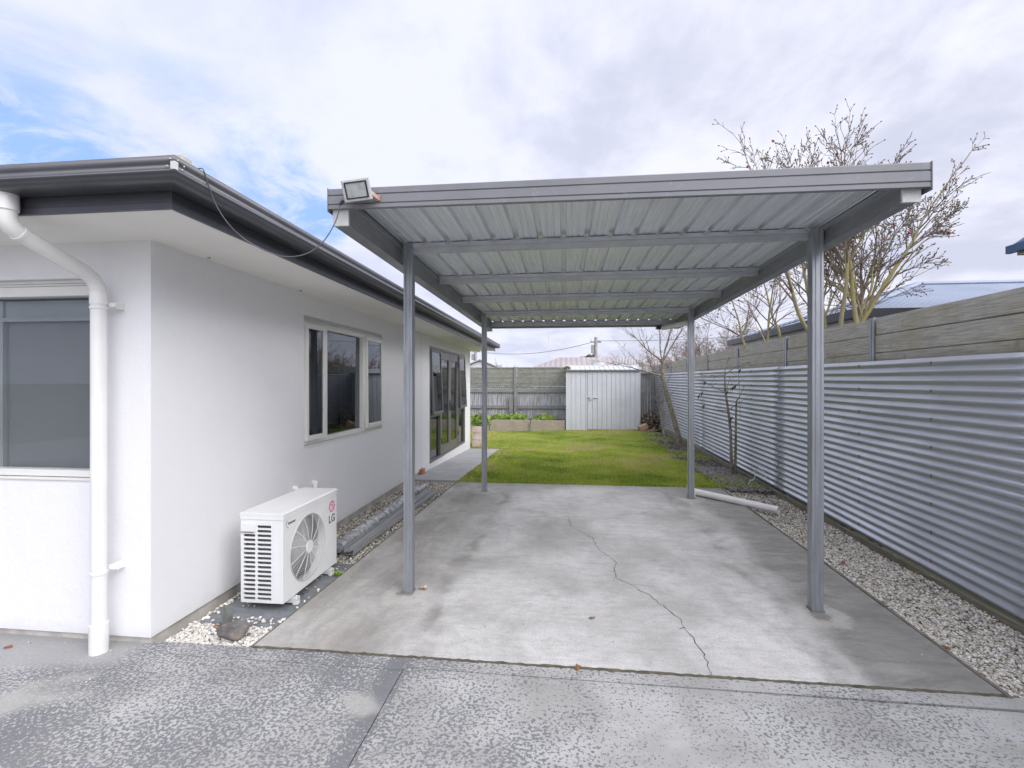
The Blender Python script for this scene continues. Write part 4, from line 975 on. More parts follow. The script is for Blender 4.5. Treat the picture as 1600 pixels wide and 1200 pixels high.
# leaves and bits
def leaf(name, c, s, mname, label, cat, rot=0, group=None, seed=0):
    rr = random.Random(seed); b = MB(); n = 8; v = [(0, 0, .012)]
    for i in range(n):
        a = 2 * math.pi * i / n; r = s * (1 if i % 2 else .6) * rr.uniform(.8, 1.2); v.append((r * math.cos(a), r * .6 * math.sin(a), .003 + .010 * rr.random()))
    v = [(c[0] + p[0] * math.cos(rot) - p[1] * math.sin(rot), c[1] + p[0] * math.sin(rot) + p[1] * math.cos(rot), c[2] + p[2]) for p in v]
    b.add(v, [(0, i + 1, (i + 1) % n + 1) for i in range(n)]); o = b.build(name, mname, base=c)
    m_ = o.modifiers.new('solid', 'SOLIDIFY'); m_.thickness = .001
    return tag(o, label, cat, group)
leaf('dry_leaf', (.185, 3.24, .001), .026, 'leaf_brown', 'single brown dry leaf lying in the middle of the slab', 'leaf', .4, seed=2)
leaf('dry_leaf', (.071, 2.668, .001), .03, 'leaf_brown', 'crumpled brown leaf caught in the joint at the front of the slab', 'leaf', 1.2, seed=5)
leaf('dry_leaf', (-3.33, 2.50, .001), .03, 'leaf_brown', 'small brown leaf on the driveway at the foot of the front wall', 'leaf', .7, seed=9)
leaf('dry_leaf', (-2.26, 2.87, -.006), .032, 'terracotta', 'rusty red leaf on the white gravel beside the house corner', 'leaf', 2.7, seed=13)
leaf('dry_leaf', (2.31, 3.15, -.02), .035, 'leaf_brown', 'brown leaf scrap on the edge of the right gravel strip', 'leaf', 2.0, seed=11)
leaf('petal', (2.50, 4.58, -.035), .04, 'petal', 'dark pink magnolia petal lying on the gravel right of the front post', 'petal', 1.0, seed=4)
rock('rubble', (-1.085, 3.555, .02), (.035, .028, .028), 'rust', 'small lump of rusty rubble at the foot of the front left carport post', 21); C.objects[-1]['category'] = 'rubble'; del C.objects[-1]['group']
# weed at the unit
def leafclump(name, c, r, h, n, mname, label, cat, size=.03, seed=1, parent=None, z0=0):
    rg2 = np.random.default_rng(seed); a = rg2.uniform(0, 6.28, n); rr = r * np.sqrt(rg2.random(n)); z = z0 + h * rg2.random(n) ** .8 * (1 - .5 * (rr / r) ** 2)
    P = np.stack([c[0] + rr * np.cos(a), c[1] + rr * np.sin(a), c[2] + z], 1)
    d1 = rg2.normal(size=(n, 3)); d1[:, 2] = np.abs(d1[:, 2]) * .6; d1 /= np.linalg.norm(d1, axis=1)[:, None]; d2 = np.cross(d1, rg2.normal(size=(n, 3))); d2 /= np.linalg.norm(d2, axis=1)[:, None]
    s = size * rg2.uniform(.6, 1.3, (n, 1))
    V = np.stack([P, P + d1 * s * .5 + d2 * s * .28, P + d1 * s, P + d1 * s * .5 - d2 * s * .28], 1)
    o = npmesh(name, V.reshape(-1, 3), np.arange(4 * n).reshape(-1, 4), mname, parent=parent, base=c)
    if parent is None: tag(o, label, cat)
    return o
leafclump('weed', (-1.86, 3.74, 0), .035, .035, 130, 'green', 'tiny green weed at the slab edge in front of the air conditioner', 'weed', .018, 2)

# ================================================================== CORRUGATED FENCE (right)
def fx(y): return 3.03 + .018 * (y - 3.5)
def ft(y): return 1.80 + .0068 * (y - 3.5)
def fb(y): return .008 * (y - 3.5)
cf = thing('corrugated_fence', (3.05, 8, 0), 'corrugated galvanised iron fence with horizontal ribs along the right side', 'fence')
posts_y = [-.5, .6, 1.7, 2.75, 4.3, 5.3, 6.3, 8.3, 9.3, 10.3, 12.4, 13.4, 14.4, 16.3, 17.3]
joints = [-1.0, 3.28, 7.28, 11.35, 15.3, 18.3]; NP = 23; sub = 10
for pi in range(5):
    ya, yb2 = joints[pi], joints[pi + 1] + .07; b = MB(); cols_ = 14; rows_ = []
    rr = random.Random(pi); sg = .0015
    for c_ in range(cols_ + 1):
        y = ya + (yb2 - ya) * c_ / cols_; row = []
        for k in range(NP * sub + 1):
            t = k / (NP * sub); z = fb(y) + (ft(y) - fb(y)) * t
            xx_ = fx(y) + .0125 * math.cos(2 * math.pi * NP * t) + .002 * pi % .004 + sg * math.sin(y * 1.3) + .0015 * math.sin(z * 5 + pi)
            if t < .12: xx_ -= .006      # lower lapped sheet stands proud
            row.append((xx_ - .0008 * (pi % 2), y, z + .0012 * math.sin(y * 3 + pi * 2)))
        rows_.append(row)
    b.loft(rows_, close=False, caps=False)
    for ys in posts_y:
        if ya + .1 < ys < yb2 - .1:
            for kk in range(1, NP, 3):
                z = fb(ys) + (ft(ys) - fb(ys)) * (kk + .5) / NP; b.tube([(fx(ys) - .012, ys, z), (fx(ys) - .018, ys, z)], .0065, 6, 1); b.tube([(fx(ys) - .0185, ys, z - .001), (fx(ys) - .0125, ys, z - .03)], .0035, 4, 1)
    o = b.build('iron_sheet', ['iron', 'screw'], cf, smooth=60)
    s_ = o.modifiers.new('solid', 'SOLIDIFY'); s_.thickness = .0012
for pi in range(1, 5):
    b = MB(); y = joints[pi] - .004; n_ = NP * 4; rr = random.Random(pi + 20)
    P1 = [(fx(y) - .0142 + .0125 * math.cos(2 * math.pi * NP * i / n_), y + .004 * math.sin(i * 2.2) + rr.uniform(-.002, .002), fb(y) + (ft(y) - fb(y)) * i / n_) for i in range(n_ + 1)]
    b.tube(P1, .0012, 4)
    for i in range(1, 12): z = fb(y) + (ft(y) - fb(y)) * (i * 2 - .5 + .5) / NP; b.tube([(fx(y) - .026, y + .03, z), (fx(y) - .012, y + .03, z)], .005, 6)
    b.build('lap_edge', 'black_plastic', cf)
b = MB()
for i in range(9):
    y = -.9 + i * 2.13; yb2 = min(y + 2.125, 18.4)
    b.hexa([(fx(y) - .045, y, -.25), (fx(y) - .014, y, -.25), (fx(yb2) - .014, yb2, -.25), (fx(yb2) - .045, yb2, -.25), (fx(y) - .045, y, fb(y) - .004), (fx(y) - .014, y, fb(y) - .004), (fx(yb2) - .014, yb2, fb(yb2) - .008 * (i % 2) - .003), (fx(yb2) - .045, yb2, fb(yb2) - .008 * (i % 2) - .003)])
b.build('base_board', 'plinth_board', cf, bevel=.004)
b = MB(); b.hexa([(fx(-.9) - .030, -.9, fb(0) - .03), (fx(-.9) - .018, -.9, fb(0) - .03), (fx(18) - .018, 18.3, fb(18.3) - .0), (fx(18) - .030, 18.3, fb(18.3) - .0), (fx(-.9) - .030, -.9, fb(-.9) + .03), (fx(-.9) - .018, -.9, fb(-.9) + .03), (fx(18) - .018, 18.3, fb(18.3) + .02), (fx(18) - .030, 18.3, fb(18.3) + .02)])
# timber sleeper fence behind
tf = thing('timber_fence', (3.16, 8, 0), 'weathered timber sleeper fence with steel posts rising behind the corrugated iron', 'fence')
posts = [-.77, 1.23, 3.23, 5.235, 7.24, 9.26, 11.26, 13.27, 15.3, 17.3, 18.6]
def tx(y): return fx(y) + .085
def tz(y): return 2.252 - .002 * (y - 3.5)
rr = random.Random(5)
for i in range(len(posts) - 1):
    ya, yb2 = posts[i] + .032, posts[i + 1] - .032
    for r_ in range(5):
        h = .172; zt1 = tz(ya) - r_ * .180 + rr.uniform(-.004, .004); zt2 = tz(yb2) - r_ * .180 + rr.uniform(-.004, .004); zb1, zb2 = zt1 - h + rr.uniform(-.003, .002), zt2 - h + rr.uniform(-.003, .002); tk = .045; jx = rr.uniform(-.006, .006)
        n_ = 5; R1 = []
        for c_ in range(n_ + 1):
            t = c_ / n_; y = ya + (yb2 - ya) * t; x = tx(y) + jx; a = zb1 + (zb2 - zb1) * t + rr.uniform(-.002, .002); e = zt1 + (zt2 - zt1) * t + rr.uniform(-.002, .002)
            R1.append([(x, y, a), (x + tk, y, a), (x + tk, y, e), (x, y, e)])
        b = MB(); b.loft(R1); b.build('board', 'timber_wall', tf, bevel=.004)
for y in posts:
    b = MB(); x = tx(y); z = tz(y) + .012
    b.box(x - .018, x - .010, y - .040, y - .004, -.3, z); b.box(x - .018, x - .010, y + .006, y + .040, -.3, z - .003); b.box(x - .010, x + .07, y - .004, y + .006, -.3, z); b.box(x + .062, x + .07, y - .04, y - .004, -.3, z); b.box(x + .062, x + .07, y + .006, y + .04, -.3, z)
    b.build('post', 'galv_post', tf)
# bent wire / irrigation hose by the fence
b = MB(); b.tube([(2.86, 7.78, -.02), (2.88, 7.74, .06), (2.93, 7.70, .11), (2.94, 7.72, .22), (2.97, 7.66, .29), (2.99, 7.55, .26), (2.99, 7.45, .18), (2.985, 7.38, .12)], [.012, .012, .010, .008, .006, .005, .005, .004], 7)
tag(b.build('hose_stub', 'cap_white', base=(2.86, 7.78, 0), smooth=60), 'bent pale irrigation hose stub sticking up at the iron fence', 'hose')

# ================================================================== SHED
SY = 16.95
sh = thing('garden_shed', (1.33, SY + .9, -.12), 'pale grey ribbed metal garden shed at the end of the lawn', 'shed')
b = MB(); X0, X1 = .065, 2.625; zb, zt = -.10, 2.03; nr = 15
pw = (X1 - X0) / nr; dl, dr_ = .82, 1.80        # door span
def ribs(xa, xb2, y, za, zc, bb, out=-1, step=None):
    step = step or pw; x = xa; prf = []
    while x < xb2 - .001:
        e = min(x + step, xb2); prf += [(x, 0), (x + .008, .012), (x + .020, .012), (x + .028, 0)] if e - x > .04 else [(x, 0)]; x = e
    prf.append((xb2, 0)); v = [(p[0], y + out * p[1], za) for p in prf] + [(p[0], y + out * p[1], zc) for p in prf]; n = len(prf)
    bb.add(v, [(i, i + 1, n + i + 1, n + i) for i in range(n - 1)])
ribs(X0, dl, SY, zb, zt, b); ribs(dr_, X1, SY, zb, zt, b); b.box(X0 - .012, X0 + .02, SY - .018, SY + .01, zb, zt); b.box(X1 - .02, X1 + .012, SY - .018, SY + .01, zb, zt)
b.add([(X0, SY + .002, zb), (X0, SY + 1.6, zb), (X0, SY + 1.6, zt), (X0, SY + .002, zt)], [(0, 1, 2, 3)]); b.add([(X1, SY + .002, zb), (X1, SY + 1.6, zb), (X1, SY + 1.6, zt), (X1, SY + .002, zt)], [(3, 2, 1, 0)]); b.add([(X0, SY + 1.6, zb), (X1, SY + 1.6, zb), (X1, SY + 1.6, zt), (X0, SY + 1.6, zt)], [(0, 1, 2, 3)])
b.build('wall', 'shed', sh)
b = MB(); ribs(dl, dr_, SY - .006, zb + .03, zt - .02, b, step=.165); b.box(dl - .004, dl + .006, SY - .022, SY - .0061, zb + .03, zt - .02); b.box(dr_ - .006, dr_ + .004, SY - .022, SY - .0061, zb + .03, zt - .02)
do = b.build('door', 'shed', sh)
b = MB(); b.box(dl + .02, dl + .36, SY - .032, SY - .022, 1.035, 1.085); b.box(dl + .06, dl + .16, SY - .05, SY - .022, .98, 1.045); b.tube([(dl - .02, SY - .04, 1.07), (dl + .36, SY - .036, 1.045)], .010, 8); b.build('bolt', 'cap_white', do)
b = MB(); b.box(dl - .012, dl - .006, SY - .004, SY - .001, zb, zt); b.box(dr_ + .006, dr_ + .012, SY - .004, SY - .001, zb, zt)
for i in range(nr + 1):
    x = X0 + i * pw
    if x < dl - .03 or x > dr_ + .03: b.box(x - .0035, x + .0035, SY - .004, SY - .001, zb, zt)
for i in range(1, 6): b.box(dl + i * .165 - .0035, dl + i * .165 + .0035, SY - .011, SY - .0085, zb + .03, zt - .02)
b.build('panel_seam', 'shed_gap', sh)
b = MB()   # skillion-gable roof: low front slope with ribs
ribs_n = 15; b.hexa([(X0 - .03, SY - .06, zt - .012), (X1 + .03, SY - .06, zt - .012), (X1 + .03, SY + .85, zt + .165), (X0 - .03, SY + .85, zt + .165), (X0 - .03, SY - .06, zt + .006), (X1 + .03, SY - .06, zt + .006), (X1 + .03, SY + .85, zt + .185), (X0 - .03, SY + .85, zt + .185)])
b.hexa([(X0 - .03, SY + .85, zt + .165), (X1 + .03, SY + .85, zt + .165), (X1 + .03, SY + 1.66, zt - .01), (X0 - .03, SY + 1.66, zt - .01), (X0 - .03, SY + .85, zt + .185), (X1 + .03, SY + .85, zt + .185), (X1 + .03, SY + 1.66, zt + .01), (X0 - .03, SY + 1.66, zt + .01)])
for i in range(ribs_n + 1):
    x = X0 + i * pw; b.hexa([(x - .013, SY - .058, zt + .004), (x + .013, SY - .058, zt + .004), (x + .013, SY + .85, zt + .184), (x - .013, SY + .85, zt + .184), (x - .010, SY - .058, zt + .034), (x + .010, SY - .058, zt + .034), (x + .010, SY + .85, zt + .214), (x - .010, SY + .85, zt + .214)])
b.build('roof', 'shed', sh)
b = MB(); b.box(X0 - .032, X1 + .032, SY - .075, SY - .061, zt - .045, zt + .004); b.build('roof_trim', 'shed_gap', sh)
b = MB(); b.box(X0 - .02, X1 + .02, SY - .03, SY + 1.6, -.2, zb - .002); b.build('floor_frame', 'timber_dark', sh)
b = MB(); b.box(.94, 1.62, SY - .42, SY - .10, -.16, -.105)
tag(b.build('door_step', 'path', base=(1.28, SY - .26, -.16), bevel=.006), 'low concrete doorstep slab in front of the shed door', 'step')
# moss ball on shed roof edge
leafclump('moss_tuft', (.10, SY - .02, zt + .02), .11, .12, 500, 'bud', 'brown tuft of moss on the left corner of the shed roof', 'moss', .03, 5)

# ================================================================== REAR FENCE
RY = 18.25
rf = thing('rear_fence', (-1.5, RY, -.2), 'grey weathered fence with lattice top and upright iron below at the back of the lawn', 'fence')
px0, px1 = -7.0, .60
b = MB(); n_ = int((px1 - px0) / .076) * 6; row = [(px0 + (px1 - px0) * i / n_, RY + .010 * math.cos(2 * math.pi * i / 6)) for i in range(n_ + 1)]
b.add([(p[0], p[1], -.2) for p in row] + [(p[0], p[1], 1.42) for p in row], [(i, i + 1, n_ + 2 + i, n_ + 1 + i) for i in range(n_)]); b.build('iron_sheet', 'iron_back', rf, smooth=60)
for i, (a, e) in enumerate(((-7.0, -4.25), (-4.2, -1.93), (-1.83, .60))):
    b = MB(); b.box(a, e, RY - .06, RY - .012, 1.20, 1.33); b.box(a, e, RY - .058, RY - .012, .58, .70); b.build('rail', 'timber_dark', rf)
for x in (-4.22, -1.88):
    b = MB(); b.box(x - .05, x + .05, RY - .10, RY - .061, -.2, 2.18); b.build('post', 'timber_dark', rf)
b = MB(); b.box(-2.12, -1.97, RY - .13, RY - .062, -.2, 1.05); b.box(-1.93, -1.80, RY - .135, RY - .101, -.2, 1.30); b.build('prop_post', 'timber_dark', rf)
rr = random.Random(8)
for (a, e) in ((-6.6, -4.3), (-4.15, -1.94), (-1.82, .58)):
    b = MB(); z = 1.47
    while z < 2.13:
        b.hexa([(a, RY - .03, z), (e, RY - .03, z + rr.uniform(-.008, .008)), (e, RY - .012, z), (a, RY - .012, z), (a, RY - .03 - rr.uniform(0, .01), z + .034), (e, RY - .03, z + .034), (e, RY - .012, z + .034), (a, RY - .012, z + .034)]); z += .0375
    b.box(a - .02, e + .02, RY - .045, RY + .0, 2.135, 2.175); b.box(a - .02, e + .02, RY - .045, RY, 1.43, 1.466)
    x = a + .02
    while x < e: b.box(x, x + .035, RY - .046, RY - .041, 1.467, 2.134); x += .55
    b.box(a, e, RY - .010, RY - .004, 1.45, 2.15)
    b.build('lattice_panel', 'timber_back', rf)
# side palings right of the shed
b = MB(); rr = random.Random(2)
sp_ = thing('paling_fence', (3.0, 18.0, -.1), 'grey timber paling fence closing the gap between shed and iron fence', 'fence')
for i in range(7):
    x = 2.66 + i * .098; b = MB(); b.box(x, x + .09, 17.9, 17.925, -.15, 1.98 + rr.uniform(-.03, .03)); b.build('paling', 'timber_dark', sp_)
b = MB(); b.box(2.6, 3.36, 17.926, 17.97, 1.70, 1.80); b.build('rail', 'timber_dark', sp_)
b = MB()
row = [(2.2 + i * .02, 20.4 + .03 * (1 if (i // 3) % 2 else -1)) for i in range(60)]
b.add([(p[0], p[1], -.3) for p in row] + [(p[0], p[1], 2.62) for p in row], [(i, i + 1, 61 + i, 60 + i) for i in range(59)])
o = b.build('metal_screen', 'white_paint', base=(2.8, 20.4, -.3)); o.modifiers.new('solid', 'SOLIDIFY').thickness = .004
tag(o, 'tall white ribbed metal screen rising behind the right end of the shed', 'screen')
b = MB(); b.box(2.62, 3.22, 17.80, 17.86, 1.92, 2.0)
tag(b.build('plank', 'timber_dark', base=(2.9, 17.83, 1.92)), 'short grey plank lying across the top of the palings', 'plank')
# raised bed
rb = thing('raised_bed', (-1.5, 17.4, -.18), 'long low timber plank garden bed left of the shed', 'garden bed')
for (a, e) in ((-4.6, -2.93), (-2.90, -2.72), (-2.70, -1.235), (-1.205, .02)):
    b = MB(); b.box(a, e, 16.98, 17.03, -.2, .235 + .004 * (a < -2)); b.build('plank', 'timber_bed', rb, bevel=.005)
for x in (-1.22,): 
    b = MB(); b.box(x - .022, x + .022, 16.93, 16.979, -.2, .15); b.build('stake', 'timber_dark', rb)
b = MB(); b.box(-4.6, .02, 17.03, 18.1, -.2, .19); b.build('soil', 'soil', rb)
for i, (x, r_, h_, n_) in enumerate(((-2.35, .42, .22, 900), (-1.75, .40, .24, 900), (-.75, .42, .22, 900), (-3.3, .3, .2, 400))):
    leafclump('leafy_plant', (x, 17.45, .19), r_, h_, n_, 'green', ['green leafy clump in the raised bed just right of the rear left carport post', 'bright green leafy clump in the middle of the raised bed', 'bright green leafy clump in the raised bed nearest the shed', 'green leafy clump at the left end of the raised bed beside the planter box'][i], 'plant', .07, 30 + i)
# planter box at the house end
pb = thing('planter_box', (-2.30, 12.85, -.18), 'pink and white wooden planter box beyond the end of the house', 'planter')
b = MB()
for i in range(3): b.box(-2.50 + .0, -2.20, 12.72, 12.745, -.16 + i * .19, .02 + i * .19); b.box(-2.225, -2.20, 12.745, 13.1, -.16 + i * .19, .02 + i * .19)
b.box(-2.50, -2.226, 13.075, 13.1, -.16, .40); b.box(-2.50, -2.475, 12.745, 13.075, -.16, .40)
b.build('box', 'planter', pb, bevel=.003)
b = MB(); b.box(-2.47, -2.23, 12.75, 13.07, .30, .36); b.build('soil', 'soil', pb)
leafclump('leafy_plant', (-2.30, 12.95, .36), .24, .36, 420, 'green', 'lime green leafy plant growing in the pink and white planter box', 'plant', .10, 41)
# firewood heap
fwp = None
specs = [((2.68, 16.6, .06), .075, .32, .3, .35), ((2.85, 16.8, .02), .06, .5, .1, .15), ((3.02, 16.5, .0), .05, .6, 1.2, .1), ((2.95, 16.9, .17), .055, .5, .4, .3), ((3.08, 16.9, .25), .05, .45, 1.0, .2), ((2.78, 16.3, -.04), .045, .5, -.4, .1), ((3.0, 16.15, -.03), .05, .55, .8, .1), ((2.82, 17.1, .18), .06, .4, -.2, .2)]
names_ = ['pale sawn offcut block on the heap beside the shed', 'dark split log beneath the pale block by the shed', 'dark stick lying low against the iron fence corner', 'grey log on the middle of the wood heap', 'topmost dark log of the heap at the fence corner', 'short brown stick in front of the wood heap', 'long brown stick nearest the leaning tree on the heap', 'log at the back of the heap by the palings']
for i, ((x, y, z), r_, l_, a, t_) in enumerate(specs):
    d3 = Vector((math.cos(a) * math.cos(t_), math.sin(a) * math.cos(t_), math.sin(t_))); c = Vector((x, y, z)); b = MB()
    if i == 0: b.bar(c - d3 * .15, c + d3 * .13, .20, .16)
    else: b.tube([c - d3 * l_ / 2, c + Vector((0, 0, .01)), c + d3 * l_ / 2], [r_, r_ * .95, r_ * .8], 9)
    tag(b.build('log', 'cut_wood' if i == 0 else 'log', base=tuple(c), smooth=50), names_[i], 'log', 'firewood heap by the shed')
leafclump('brush_pile', (3.0, 17.1, -.05), .42, .62, 900, 'twig', 'tangle of dead brown twigs and leaves in the corner between shed and fence', 'brush', .10, 51)

# ================================================================== TREES
def rot_about(v, ax, a): return Matrix.Rotation(a, 3, ax) @ v
def grow(b, p, d, L, r, lev, rr, o, tips):
    """recursive limb: tapered wobbly tube with side shoots"""
    n = max(3, int(L / o.get('seg', .14))); pts = [p.copy()]; rad = [r]; cur = d.copy(); rend = r * o.get('taper', .55); kids = []
    for i in range(n):
        j = o['wob'] * (1 + .4 * lev); cur = (cur + Vector((rr.gauss(0, j), rr.gauss(0, j), rr.gauss(0, j))) + Vector((0, 0, o['up'])) * (L / n)).normalized()
        pts.append(pts[-1] + cur * L / n); rad.append(r + (rend - r) * (i + 1) / n)
        if i >= o.get('first', 1) or lev > 0: kids.append((pts[-1].copy(), cur.copy(), rad[-1], (i + 1) / n))
    b.tube(pts, rad, 7 if r > .02 else 5 if r > .007 else 3, 0 if r > o.get('thin', .012) else 1, caps=False)
    if lev >= o['levels']: tips.append((pts[-1], cur)); return
    nk = o['kids'][min(lev, len(o['kids']) - 1)]
    for _ in range(nk):
        kp, kd, kr, t = kids[int(rr.random() ** .8 * len(kids)) if lev else rr.randrange(len(kids) // 3, len(kids))]
        ax = kd.orthogonal().normalized(); ax = rot_about(ax, kd, rr.uniform(0, 6.28)); nd = rot_about(kd, ax, R(rr.uniform(*o['ang'])))
        if 'flat' in o: nd.x *= o['flat']; nd.normalize()
        grow(b, kp, nd, L * rr.uniform(*o['len']) * (1.15 - .45 * t), max(o['rmin'], kr * rr.uniform(.45, .72)), lev + 1, rr, o, tips)
    grow(b, pts[-1], cur, L * rr.uniform(*o['len']), max(o['rmin'], rend * .9), lev + 1, rr, o, tips)
def buds(bb, tips, s, rr, m=0, frac=1., elong=2.2):
    for p, d in tips:
        if rr.random() > frac: continue
        a = p; e = p + d * s * elong; bb.tube([a, a.lerp(e, .4), e], [s * .35, s * .75, s * .12], 5, m, caps=False)
# magnolia behind the fence
mg = thing('magnolia_tree', (3.75, 6.7, 0), 'tall bare magnolia with mossy yellow trunks and magenta buds behind the timber fence', 'tree')
rr = random.Random(12); b = MB(); tips = []
o = dict(wob=.06, up=.16, levels=4, kids=[9, 5, 4, 2], ang=(18, 42), len=(.36, .55), rmin=.0046, taper=.5, thin=.014, seg=.13, first=1)
base = [(3.66, 6.55), (3.72, 6.70), (3.80, 6.62), (3.62, 6.85), (3.85, 6.8), (3.9, 6.95), (3.70, 7.0)]
lim = [((-.52, .05, 1.0), 2.15, .030), ((-.22, .0, 1.2), 2.1, .034), ((.06, .05, 1.2), 2.1, .040), ((.13, -.05, 1.2), 1.95, .040), ((-.36, .2, 1.1), 2.15, .028), ((.10, .2, 1.2), 1.8, .030), ((.10, .3, 1.1), 2.1, .03)]
for (bx, by), (dv, L_, r_) in zip(base, lim):
    d3 = Vector(dv).normalized(); st = Vector((3.75 + (bx - 3.75) * .6, 6.75 + (by - 6.75) * .6, -.3)); kn = Vector((bx, by, 1.55)) + Vector((d3.x * .35, d3.y * .35, 0))
    b.tube([st, st.lerp(kn, .5) + Vector((rr.uniform(-.03, .03), 0, 0)), kn], [r_ * 1.5, r_ * 1.25, r_ * 1.05], 8, 0, caps=False)
    grow(b, kn, d3, L_, r_, 0, rr, o, tips)
b.build('trunk', ['bark_yellow', 'twig'], mg, smooth=60)
b = MB(); buds(b, tips, .0115, rr, frac=.7); tag(b.build('bud', 'bud', mg, smooth=60), kind='stuff')
def flowers(tips, s, root, elong=1.6):
    for t in tips: b = MB(); buds(b, [t], s, rr, elong=elong); b.build('flower', 'magenta', root, smooth=60)
flowers(rr.sample(tips, 40), .026, mg)
# second magnolia shrub, pinker, left of it
mg2 = thing('magnolia_tree', (3.75, 8.7, 0), 'smaller magnolia thick with pink buds, left of the tall one behind the timber fence', 'tree')
rr = random.Random(31); b = MB(); tips = []
o2 = dict(wob=.07, up=.05, levels=3, kids=[5, 4, 3], ang=(22, 50), len=(.45, .65), rmin=.004, taper=.5, thin=.014, seg=.15, first=1)
for dv, L_, r_ in (((-.5, .1, 1), 1.5, .026), ((-.2, .2, 1.), 1.7, .028), ((.12, .1, 1.1), 1.9, .03), ((.35, 0, 1), 1.8, .028)):
    d3 = Vector(dv).normalized(); st = Vector((3.75, 8.7, -.3)); kn = st + Vector((d3.x * .5, d3.y * .5, 1.75)); b.tube([st, kn], [r_ * 1.6, r_], 7, 0, caps=False); grow(b, kn, d3, L_, r_, 0, rr, o2, tips)
b.build('trunk', ['bark_yellow', 'twig'], mg2, smooth=60)
b = MB(); buds(b, tips, .010, rr, frac=.8); tag(b.build('bud', 'bud', mg2, smooth=60), kind='stuff')
flowers(rr.sample(tips, min(90, len(tips))), .022, mg2)
# dense bare trees beyond the fence
def bare(loc, h, spread, seed, label, cat='tree', mname='twig_pink', stems=5, levels=4, kids=(5, 5, 4, 3), rmin=.005, r0=.05, trunkh=1.2, L0=None, group='bare trees beyond the fences'):
    t = thing('bare_tree', loc, label, cat, group); rr = random.Random(seed); b = MB(); tips = []
    oo = dict(wob=.08, up=.03, levels=levels, kids=list(kids), ang=(20, 58), len=(.50, .70), rmin=rmin, taper=.5, thin=.02, seg=.22, first=0)
    c = Vector(loc); top = c + Vector((0, 0, trunkh)); b.tube([c - Vector((0, 0, .3)), c.lerp(top, .5), top], [r0 * 1.5, r0 * 1.2, r0 * 1.1], 9, 0, caps=False)
    for i in range(stems):
        a = i * 6.283 / stems + rr.uniform(-.3, .3); d3 = Vector((math.cos(a) * spread, math.sin(a) * spread, 1)).normalized(); grow(b, top, d3, L0 or (h - trunkh) * .45, r0 * .7, 0, rr, oo, tips)
    b.build('trunk', [mname, mname], t, smooth=60); return t
bare((4.9, 15.8, -.3), 4.6, .8, 5, 'dense twiggy bare tree behind the iron fence, seen beside the rear right post', stems=6)
bare((6.6, 17.5, -.3), 5.0, .9, 6, 'bare twiggy tree farther right, rising behind the neighbour roof corner', stems=6)
bare((4.3, 19.5, -.3), 4.2, .8, 7, 'bare twiggy tree in the far right corner behind the paling fence', stems=5)
# leaning lichen covered tree in the bed
lt = thing('leaning_tree', (2.98, 12.7, -.06), 'leaning lichen covered bare fruit tree in the soil bed before the iron fence', 'tree')
rr = random.Random(9); b = MB(); tips = []
o3 = dict(wob=.06, up=.05, levels=3, kids=[3, 3, 2], ang=(25, 55), len=(.45, .7), rmin=.004, taper=.5, thin=.014, seg=.13, first=0, flat=.8)
tr = [Vector(p) for p in ((2.99, 12.7, -.15), (2.93, 12.7, .25), (2.74, 12.7, .95), (2.60, 12.68, 1.45), (2.53, 12.66, 1.75), (2.54, 12.66, 2.12))]
b.tube(tr, [.085, .068, .06, .056, .05, .043], 10, 0)
for st, dv, L_, r_ in ((tr[4], (-.95, 0, .22), .95, .022), (tr[5], (-.75, .1, .75), .85, .026), (tr[5], (.1, -.1, 1), .75, .026), (tr[5], (.55, .1, .95), .85, .028), (tr[5], (-.35, .1, 1), .8, .02), (tr[3], (-.3, 0, .6), .5, .012)):
    grow(b, st, Vector(dv).normalized(), L_, r_, 0, rr, o3, tips)
b.build('trunk', ['bark_lichen', 'twig'], lt, smooth=60)
b = MB(); buds(b, tips, .008, rr, frac=.5); tag(b.build('bud', 'bud', lt), kind='stuff')
# second thin stem beside it
b = MB(); tips = []; rr = random.Random(19); p0 = [(2.58, 12.35, -.08), (2.50, 12.4, .35), (2.45, 12.5, .8), (2.50, 12.6, 1.2)]
b.tube([Vector(p) for p in p0], [.035, .028, .024, .012], 7, 0); grow(b, Vector(p0[2]), Vector((.2, .1, 1)).normalized(), .7, .012, 1, rr, o3, tips); grow(b, Vector(p0[2]), Vector((-.3, .1, .9)).normalized(), .5, .010, 1, rr, o3, tips)
tag(b.build('sapling', ['bark_lichen', 'twig'], base=(2.58, 12.35, -.08), smooth=60), 'thin crooked sapling just left of the leaning lichen covered tree', 'tree')
# young magnolia by the fence with dark pods
ym = thing('young_tree', (2.93, 8.68, -.03), 'slim two stemmed young tree with dark pods in front of the iron fence', 'tree')
rr = random.Random(3); b = MB(); tips = []
s1_ = [Vector(p) for p in ((2.92, 8.66, -.06), (2.90, 8.66, .30), (2.89, 8.66, .75), (2.85, 8.66, 1.10), (2.80, 8.66, 1.45), (2.79, 8.66, 1.72))]
s2_ = [Vector(p) for p in ((2.97, 8.68, -.06), (2.98, 8.68, .4), (2.985, 8.68, .9), (2.99, 8.68, 1.25), (3.0, 8.66, 1.30))]
b.tube(s1_, [.034, .027, .023, .020, .017, .012], 8, 0); b.tube(s2_, [.028, .022, .018, .013, .007], 8, 0)
o4 = dict(wob=.09, up=.10, levels=2, kids=[2, 1], ang=(25, 60), len=(.4, .6), rmin=.0035, taper=.6, thin=.008, seg=.07, first=1, flat=.6)
